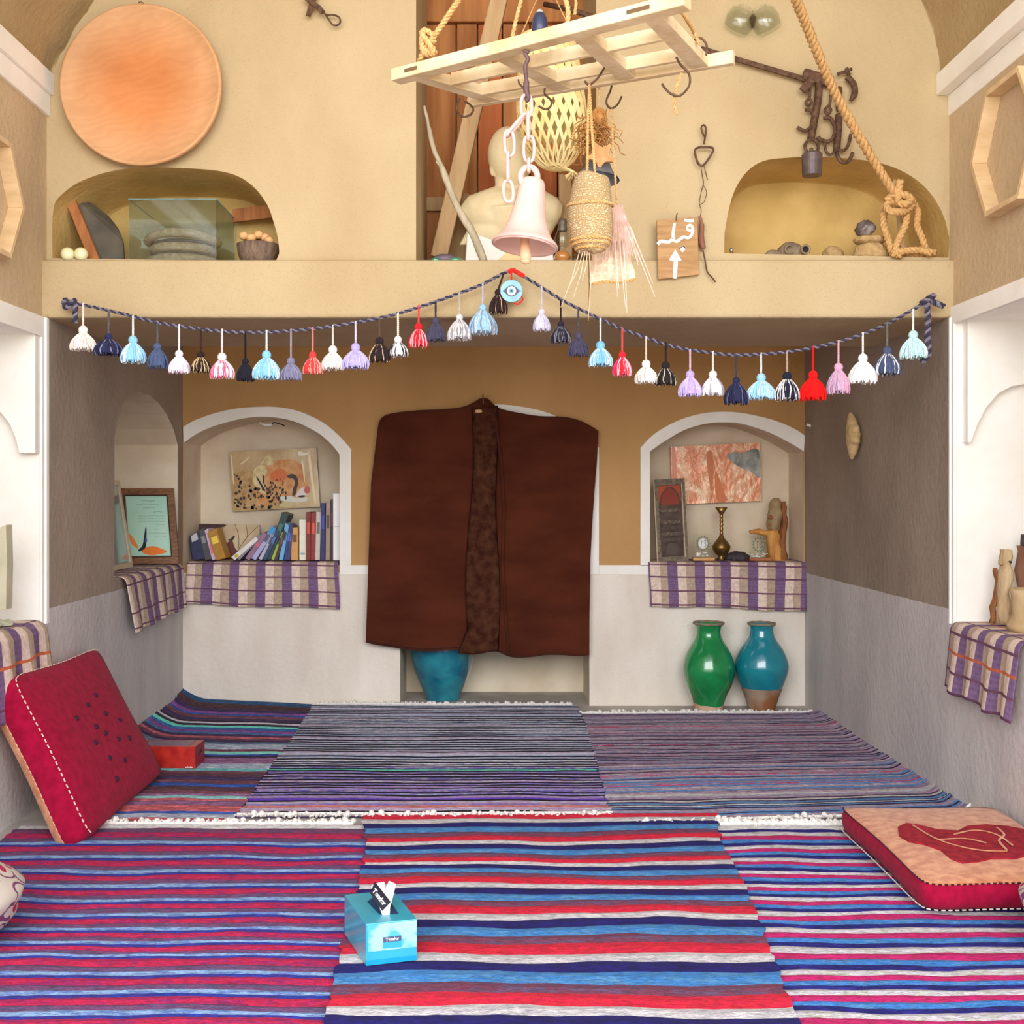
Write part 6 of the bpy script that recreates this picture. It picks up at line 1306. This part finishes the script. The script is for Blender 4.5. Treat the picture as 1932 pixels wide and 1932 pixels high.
# flat woven pouch with straws
Yp=3.08; 
def chk(u,v): return mixc((238,212,186) if (int(u*6+v*6)+int(v*6-u*6+12))%2 else (228,198,168),.95+.1*random.random())
mPch=mat('woven_palm',(1,1,1),sc=40,rough=.85,bump=.4,bsc=120,vcol=.85)
t=thing('woven_pouch','flat woven palm pouch with long straws hanging from the rack','pouch',tuple(P(1156,205,Yp)))
mb=MB(); q=[(1118,455),(1186,452),(1198,528),(1114,536)]
for sg in (1,-1):
    mb.grid(lambda u,v:(P(*q[0],Yp).lerp(P(*q[1],Yp),u)).lerp(P(*q[3],Yp).lerp(P(*q[2],Yp),u),v)+Vector((.006*sin(v*9)*(u-.5),-sg*.020*sin(PI*u)*sin(PI*min(v,.95)),.004*sin(u*7))),18,18,0,chk)
mb.build('pouch_body',mPch,parent=t)
mb=MB(); rope(mb,[P(1118,536,Yp-.004),P(1140,531,Yp-.01),P(1170,533,Yp-.01),P(1199,527,Yp-.004)],.004,.018,mis=(0,)); mb.build('bottom_braid',mat('dark_straw',(206,150,84)),parent=t)
mb=MB(); r_=random.Random(9)
for j in range(26):
    u=j/25; a=(1152+22*u,386+8*r_.random()); b=(1128+70*u+8*r_.random(),470+30*r_.random()); 
    mb.tube([P(*a,Yp-.03),P((a[0]+b[0])/2+2*r_.random(),(a[1]+b[1])/2,Yp-.034),P(*b,Yp-.03)],[.0035,.0045,.0025],n=4,flat=.4)
for (a,b) in (((1164,392),(1236,560)),((1170,392),(1232,535)),((1160,440),(1165,560)),((1166,440),(1180,580)),((1176,440),(1183,590)),((1155,430),(1168,545)),((1172,400),(1204,500)),((1174,400),(1210,480))):
    mb.tube([P(*a,Yp-.03),P((a[0]+b[0])/2,(a[1]+b[1])/2-6,Yp-.03),P(*b,Yp-.03)],[.0022,.0016,.0006],n=4)
tag(mb.build('palm_strands',mat('pinkish_palm',(226,196,184),(240,216,206),sc=40,rough=.9),parent=t),'loose pinkish palm strands')
mb=MB(); rope(mb,sm([P(1153,206,Yp),P(1156,260,Yp),P(1160,320,Yp),P(1164,388,Yp)],3),.003,.014,mis=(0,)); mb.build('string',mRp,parent=t)
mb=MB(); mb.tube([P(1111,478,Yp+.02),P(1112,540,Yp+.02),P(1110,605,Yp+.02)],.0018,n=4); mb.build('trailing_string',mat('brown_string',(150,100,60)),parent=t)
# grey flared bell with dried bundle and starfish
Yg=3.42; k=Yg/FP; cx=P(1127,0,Yg).x; lz=lambda y:P(0,y,Yg).z
t=thing('grey_bell','small dark grey flared bell with dried plants and a starfish above it','bell',tuple(P(1128,200,Yg)))
mb=MB(); mb.M=Matrix.Translation((cx,Yg,lz(338)))@Matrix.Rotation(.10,4,'Y')@Matrix.Rotation(-.08,4,'X'); mb.lathe([(42*k,0),(38*k,6*k),(28*k,16*k),(20*k,34*k),(18*k,44*k),(.001,46*k)],(0,0,0),40); mb.lathe([(40*k,0),(36*k,6*k),(26*k,16*k),(18*k,34*k),(.001,42*k)],(0,0,0),40); mb.build('bell_body',mat('grey_tin',(96,104,118),(130,138,150),sc=20,rough=.45,metal=.4),parent=t,smooth=True)
mb=MB(); r_=random.Random(5)
for j in range(170):
    a0=P(1110+28*r_.random(),212+45*r_.random(),Yg+.03*(r_.random()-.5)); pts=[a0]; 
    for i in range(5): pts.append(pts[-1]+Vector((r_.uniform(-.022,.020),r_.uniform(-.02,.02),-.030*r_.random()+.003)))
    mb.tube(sm(pts,2),.0016,n=4,cap=False)
mb.ball(P(1130,222,Yg),(.024,.022,.030),14,10,fn=lambda d:1+.2*noise.noise(d*4)); mb.build('dried_bundle',mat('dried_stems',(170,116,56),(206,152,88),sc=40,rough=.95),parent=t)
mb=MB(); c=P(1134,292,Yg-.05); st=[]
for j in range(10):
    a=PI/2+.5+j*PI/5; r=(.036 if j%2==0 else .019); st.append(c+Vector((1.25*r*cos(a),0,1.25*r*sin(a))))
mb.prism(sm(st,3,closed=True),(0,.014,0)); tag(mb.build('starfish',mat('dry_starfish',(216,150,96),(232,176,124),sc=40,rough=.9,bump=.5,bsc=150),parent=t,bevel=.004),'dried starfish')
mb=MB(); rope(mb,[P(1150,206,Yg),P(1137,232,Yg),P(1133,300,Yg)],.0028,.014,mis=(0,)); mb.build('string',mRp,parent=t)
mb=MB(); mb.tube(sm([P(1145,205,3.1),P(1138,230,3.2),P(1130,236,Yg)],3),.0016,n=4); mb.tube(sm([P(1128,128,3.3),P(1130,170,Yg),P(1131,214,Yg)],3),.0020,n=4); mb.build('string',mRp,parent=t)
# ================================================ TALL LATTICE BASKET
mBas=mat('split_cane',(226,200,130),(240,222,164),sc=20,rough=.8,bump=.3,bsc=60)
Yl=3.85; k=Yl/FP; prf=[(52,70),(58,120),(63,170),(66,210),(64,245),(54,280),(36,305),(14,322)]
axx=lambda y:1040+(y-200)*.06
def rad(y):
    for (r0,y0),(r1,y1) in zip(prf,prf[1:]):
        if y<=y1: return r0+(r1-r0)*(y-y0)/(y1-y0)
    return 12
t=thing('cane_basket','tall open-weave cane basket hanging mouth up behind the rack','basket',tuple(P(1036,70,Yl)))
def bp_(y,a): r=rad(y)*k; return Vector((P(axx(y),0,Yl).x+r*cos(a),Yl+r*sin(a),P(0,y,Yl).z))
for sg in (1,-1):
    mb=MB(); nst=22
    for s in range(nst):
        y0=72; vs=[];N=26
        hw=.0128
        for i in range(N):
            f=i/(N-1); y=y0+(318-y0)*f; a=2*PI*s/nst+sg*1.5*f
            w=hw*(1-.25*f if f<.55 else max(.22,.86-(f-.55)*1.7)); rr=max(rad(y)*k,.01)
            for e in (-1,1):
                aa=a+e*w/rr; p=bp_(y,aa); o=(p-Vector((P(axx(y),0,Yl).x,Yl,p.z))).normalized()*(.0015*sg); vs.append(p+o)
        mb.add(vs,[(2*i,2*i+1,2*i+3,2*i+2) for i in range(N-1)])
    o_=mb.build('cane_strips',mBas,parent=t); md=o_.modifiers.new('s','SOLIDIFY'); md.thickness=.0014
mb=MB(); r_=random.Random(7)
for j in range(12):
    a=j*.52; mb.tube(sm([bp_(292,a),bp_(316,a+.3),Vector((P(1078,0,Yl).x+.004*cos(a),Yl+.004*sin(a),P(0,322,Yl).z)),Vector((P(1080+14*cos(a),0,Yl).x,Yl+.03*sin(a),P(0,332+8*r_.random(),Yl).z))],3),.0024,n=4)
mb.build('gathered_ends',mBas,parent=t)
for y,r in ((74,.004),(95,.003)):
    mb=MB(); mb.tube([bp_(y,i*PI/16)for i in range(32)],r,n=6,closed=True); mb.build('rim_hoop',mBas,parent=t)
mb=MB(); mb.tube([bp_(74,0),P(1030,-40,Yl),bp_(74,PI)],.003,n=5); mb.tube([P(1030,-40,Yl),Vector((P(1030,-40,Yl).x,Yl,3.92))],.003,n=5); mb.build('hanging_string',mRp,parent=t)
# ================================================ INSIDE THE WINDOW OPENING
mDoor=mat('old_door_wood',(158,98,50),(196,134,78),sc=5,rough=.75,bump=.7,bsc=24,stretch=(4,4,.35),dist=.006,detail=10)
mDoor2=mat('orange_door_wood',(176,92,44),(206,120,66),sc=5,rough=.7,bump=.6,bsc=24,stretch=(4,4,.35),dist=.006)
mPost=mat('old_beam_wood',(168,136,96),(198,166,124),sc=6,rough=.85,bump=.8,bsc=24,stretch=(3,3,.4),dist=.008)
Yd=4.76
t=thing('plank_door','weathered orange-brown plank door closing the back of the window opening','door',tuple(P(960,490,Yd)))
edges=[800,862,903,950,990,1040,1100]; edges=[803,861,901,948,1000,1052,1104]
for i in range(6):
    a,b=edges[i]+1.2,edges[i+1]-1.2; mb=MB(); pa,pb=P(a,0,Yd),P(b,0,Yd); mb.box(pa.x,pb.x,Yd-.004*(i%2),Yd+.03,1.936,P(0,46,Yd).z); mb.build('plank',[mDoor,mDoor,mDoor2,mDoor,mDoor2,mDoor][i],parent=t,bevel=.003)
mb=MB(); pa,pb=P(803,0,Yd),P(1108,0,Yd); mb.box(pa.x,pb.x,Yd-.02,Yd+.03,P(0,44,Yd).z,3.3); mb.build('lintel_board',mDoor,parent=t,bevel=.004)
mb=MB(); mb.box(pa.x,pb.x,Yd-.022,Yd-.005,P(0,400,Yd).z,P(0,374,Yd).z); mb.build('cross_rail',mPost,parent=t,bevel=.004)
mb=MB(); mb.bar(P(828,487,4.50),P(948,-30,4.42),.05,.066,up=(1,0,0)); tag(mb.build('wooden_beam',mPost,bevel=.006,origin=P(828,487,4.5)),'thick old wooden beam leaning in the window opening','beam')
mb=MB(); mb.bar(onl(868,4.62)+Vector((0,0,.002)),P(908,372,4.66),.02,.15,up=(1,0,0)); tag(mb.build('broad_board',mPost,bevel=.003,origin=onl(868,4.62)),'broad old board leaning low behind the bust','board')
mb=MB(); mb.bar(Vector((P(1112,0,4.3).x,4.3,1.934)),P(1108,-30,4.3),.03,.03,up=(0,1,0)); mb.build('dark_post',mPost)
bpy.data.objects.remove(bpy.data.objects['dark_post'])
mb=MB(); mb.bar(Vector((P(1068,0,4.5).x,4.5,1.934)),P(1066,330,4.5),.05,.03,up=(0,1,0)); tag(mb.build('wooden_post',mPost,bevel=.004,origin=onl(1068,4.5)),'short upright wooden post behind the oil lamp','post')
mStk=mat('driftwood',(168,156,130),(200,188,160),sc=12,rough=.85,bump=.8,bsc=40,stretch=(3,3,.5))
mb=MB(); mb.tube(sm([onl(913,4.16)+Vector((0,0,.012)),P(893,442,4.17),P(868,400,4.18),P(851,362,4.19),P(832,312,4.20),P(818,280,4.20),P(808,235,4.21),P(801,200,4.21)],4),[.015]*8+[.013]*8+[.009]*8+[.006]*5,n=9); mb.tube([P(833,316,4.2),P(823,305,4.18)],[.006,.002],n=6)
for v in mb.v: v.x+=.0025*noise.noise(v*30); v.z=max(v.z,ZL)
tag(mb.build('driftwood_stick',mStk,smooth=True,origin=onl(913,4.16)),'grey crooked stick leaning across the window opening','stick')
# bust
mBust=mat('cream_plaster',(226,208,164),(240,224,186),sc=8,rough=.85,bump=.3,bsc=50); mWhtP=mat('white_plinth',(248,246,240),rough=.8)
Yb=4.46; k=Yb/FP
t=thing('plaster_bust','cream plaster bust of a bald man on a white block in the window opening','sculpture',tuple(onl(975,Yb)))
mb=MB()
def B(x,y,dy=0): return P(x,y,Yb+dy)
mb.ball(B(958,292,.0),(38*k,.095,52*k),28,20); mb.ball(B(972,318,-.02),(26*k,.07,40*k),20,14)
mb.tube([B(958,330,.02),B(962,365,.02),B(968,400,.02)],[26*k,27*k,36*k],n=18)
mb.ball(B(930,318,-.01),(7*k,.018,15*k),14,10)           # ear
mb.tube([B(990,284,-.03),B(1000,306,-.035),B(995,312,-.03)],[5*k,8*k,5*k],n=10)  # nose
mb.ball(B(985,276,-.03),(14*k,.04,7*k),12,8); mb.ball(B(990,326,-.02),(10*k,.03,5*k),12,8); mb.ball(B(986,344,-.015),(13*k,.035,10*k),12,8); mb.ball(B(978,298,-.055),(7*k,.016,4*k),10,6)
sh=[(872,412,18),(890,404,34),(930,400,46),(975,402,52),(1020,400,44),(1050,400,26),(1060,402,14)]
mb.tube([B(a,b,.02) for a,b,c in sh],[c*k for a,b,c in sh],n=20,flat=1.0)
mb.tube([B(965,400,.02),B(968,450,.02)],[62*k,40*k],n=24)
mb.tube([B(870,470,.01),B(900,440,.02),B(965,440,.02),B(1020,430,.02),B(1055,395,.02)],[6*k,26*k,42*k,30*k,8*k],n=18)
for v in mb.v: v.z=max(v.z,B(0,462).z)
mb.build('bust_body',mBust,parent=t,remesh=.007,weld=False)
mb=MB(); q=[B(876,486),B(882,440),B(925,452),B(1040,452),B(1048,486)]; q=[Vector((v.x,v.y-.03,max(v.z,ZL) if i not in(0,4) else ZL)) for i,v in enumerate(q)]
mb.prism(q,(0,.12,0)); tag(mb.build('plinth',mWhtP,parent=t,bevel=.006),'white block base')
mbk=mat('aged_paper',(222,184,130),(238,208,160),sc=4,rough=.85,stretch=(.4,1,40))
a,b=P(935,0,4.17).x,P(1000,0,4.17).x; mb=MB(); mb.prism([Vector((a,4.14,ZL)),Vector((b,4.14,ZL)),Vector((b,4.14,ZL+.036)),Vector((a+.045,4.14,ZL+.044)),Vector((a+.012,4.14,ZL+.016))],(0,.12,0)); t=thing('old_book','old worn book lying under the bell at the front of the window opening','book',((a+b)/2,4.2,ZL)); mb.build('page_block',mbk,parent=t,bevel=.002)
mb=MB(); mb.prism([Vector((a+.043,4.138,ZL+.0445)),Vector((b+.002,4.138,ZL+.0365)),Vector((b+.002,4.138,ZL+.039)),Vector((a+.043,4.138,ZL+.047))],(0,.124,0)); mb.build('cover',mPost,parent=t)
# oil lamp
Yo=4.20; k=Yo/FP; cx=P(1061,0,Yo).x; lz=lambda y:max(P(0,y,Yo).z,ZL)
t=thing('oil_lamp','old brass and glass oil lamp beside the bust','lamp',(cx,Yo,ZL))
mAmb=mat('amber_glass',(180,120,60),(200,140,80),rough=.1,coat=.6,sc=10)
mb=MB(); mb.lathe([(.001,ZL),(16*k,ZL),(17*k,ZL+.006),(10*k,ZL+.016),(13*k,ZL+.024),(16*k,ZL+.036),(12*k,ZL+.050),(8*k,ZL+.055)],(cx,Yo,0),28); mb.build('font',mAmb,parent=t,smooth=True)
mb=MB(); mb.lathe([(8*k,lz(468)),(13*k,lz(460)),(15*k,lz(450)),(12*k,lz(440)),(8*k,lz(434)),(8*k,lz(412))],(cx,Yo,0),28); o_=mb.build('globe',mGlass,parent=t,smooth=True,solid=.0015)
mb=MB(); mb.lathe([(9*k,lz(436)),(9.5*k,lz(432)),(8*k,lz(426)),(9*k,lz(420)),(7*k,lz(414))],(cx,Yo,0),24); mb.build('metal_collar',mat('dull_metal',(110,100,90),metal=.5,rough=.5),parent=t,smooth=True)
mb=MB(); cx=P(1086,0,4.17).x; mb.lathe([(.001,ZL),(11*k,ZL),(13*k,ZL+.008),(13*k,ZL+.026),(8*k,ZL+.034),(8*k,ZL+.042),(7*k,ZL+.042),(7*k,ZL+.033),(11*k,ZL+.026),(11*k,ZL+.008),(.001,ZL+.004)],(cx,4.17,0),28); tag(mb.build('glass_jar',mGlass,smooth=True,origin=(cx,4.17,ZL)),'little clear glass jar right of the oil lamp','jar')
# bird carving at the left of the sill
Yq=4.16; k=Yq/FP
t=thing('bird_carving','small carved bird with an orange beak at the left of the window sill','carving',tuple(onl(835,Yq)))
mGr=mat('green_sheen',(60,140,110),(110,190,160),sc=30,rough=.25,metal=.5); mPl=mat('purple_grey_feather',(92,78,92),(120,104,116),sc=20,rough=.5)
mb=MB(); mb.ball(onl(838,Yq)+Vector((0,0,.019)),(.042,.028,.019),22,14,fn=lambda d:1+.06*noise.noise(d*4)); mb.build('body',mPl,parent=t,smooth=True)
mb=MB(); mb.ball(onl(860,Yq-.01)+Vector((0,0,.012)),(.026,.026,.011),16,10); mb.ball(onl(822,Yq-.02)+Vector((0,0,.011)),(.020,.014,.010),16,10); tag(mb.build('wing',mGr,parent=t,smooth=True),'glossy green wing')
mb=MB(); mb.tube([onl(820,Yq-.01)+Vector((0,0,.010)),onl(805,Yq-.01)+Vector((0,0,.006)),onl(789,Yq-.01)+Vector((0,0,.004))],[.009,.006,.003],n=10,flat=.6); tag(mb.build('beak',mat('orange_beak',(220,116,56),rough=.4),parent=t,smooth=True),'orange beak')
# ================================================ HEXAGONAL WALL SHELVES
mHex=mat('pale_shelf_wood',(212,180,134),(230,200,156),sc=8,rough=.7,bump=.3,bsc=40,stretch=(1,3,3))
def hexa_shelf(X,sgn,yc,zc,R,label,dep=.05):
    t=thing('hexagonal_shelf',label,'shelf',(X,yc,zc),'hexagonal wall shelves')
    xw=X; xf=X-sgn*dep
    for i in range(6):
        a0,a1=i*PI/3,(i+1)*PI/3; r2=R-.020
        q=[(yc+R*cos(a0),zc+R*.87*sin(a0)/.866*.866),(yc+R*cos(a1),zc+R*sin(a1)),(yc+r2*cos(a1),zc+r2*sin(a1)),(yc+r2*cos(a0),zc+r2*sin(a0))]
        q[0]=(yc+R*cos(a0),zc+R*sin(a0))
        mb=MB(); mb.hexa([(xw,a,b) for a,b in q],[(xf,a,b) for a,b in q]); mb.build('side_board',mHex,parent=t,bevel=.0015)
hexa_shelf(WR,1,3.57,2.194,.233,'hexagonal wooden shelf on the right wall below the cornice')
hexa_shelf(WL,-1,3.577,2.045,.216,'hexagonal wooden shelf on the left wall, cut by the photo\'s edge')
for o in bpy.data.objects:
    if '_o' in o: del o['_o']
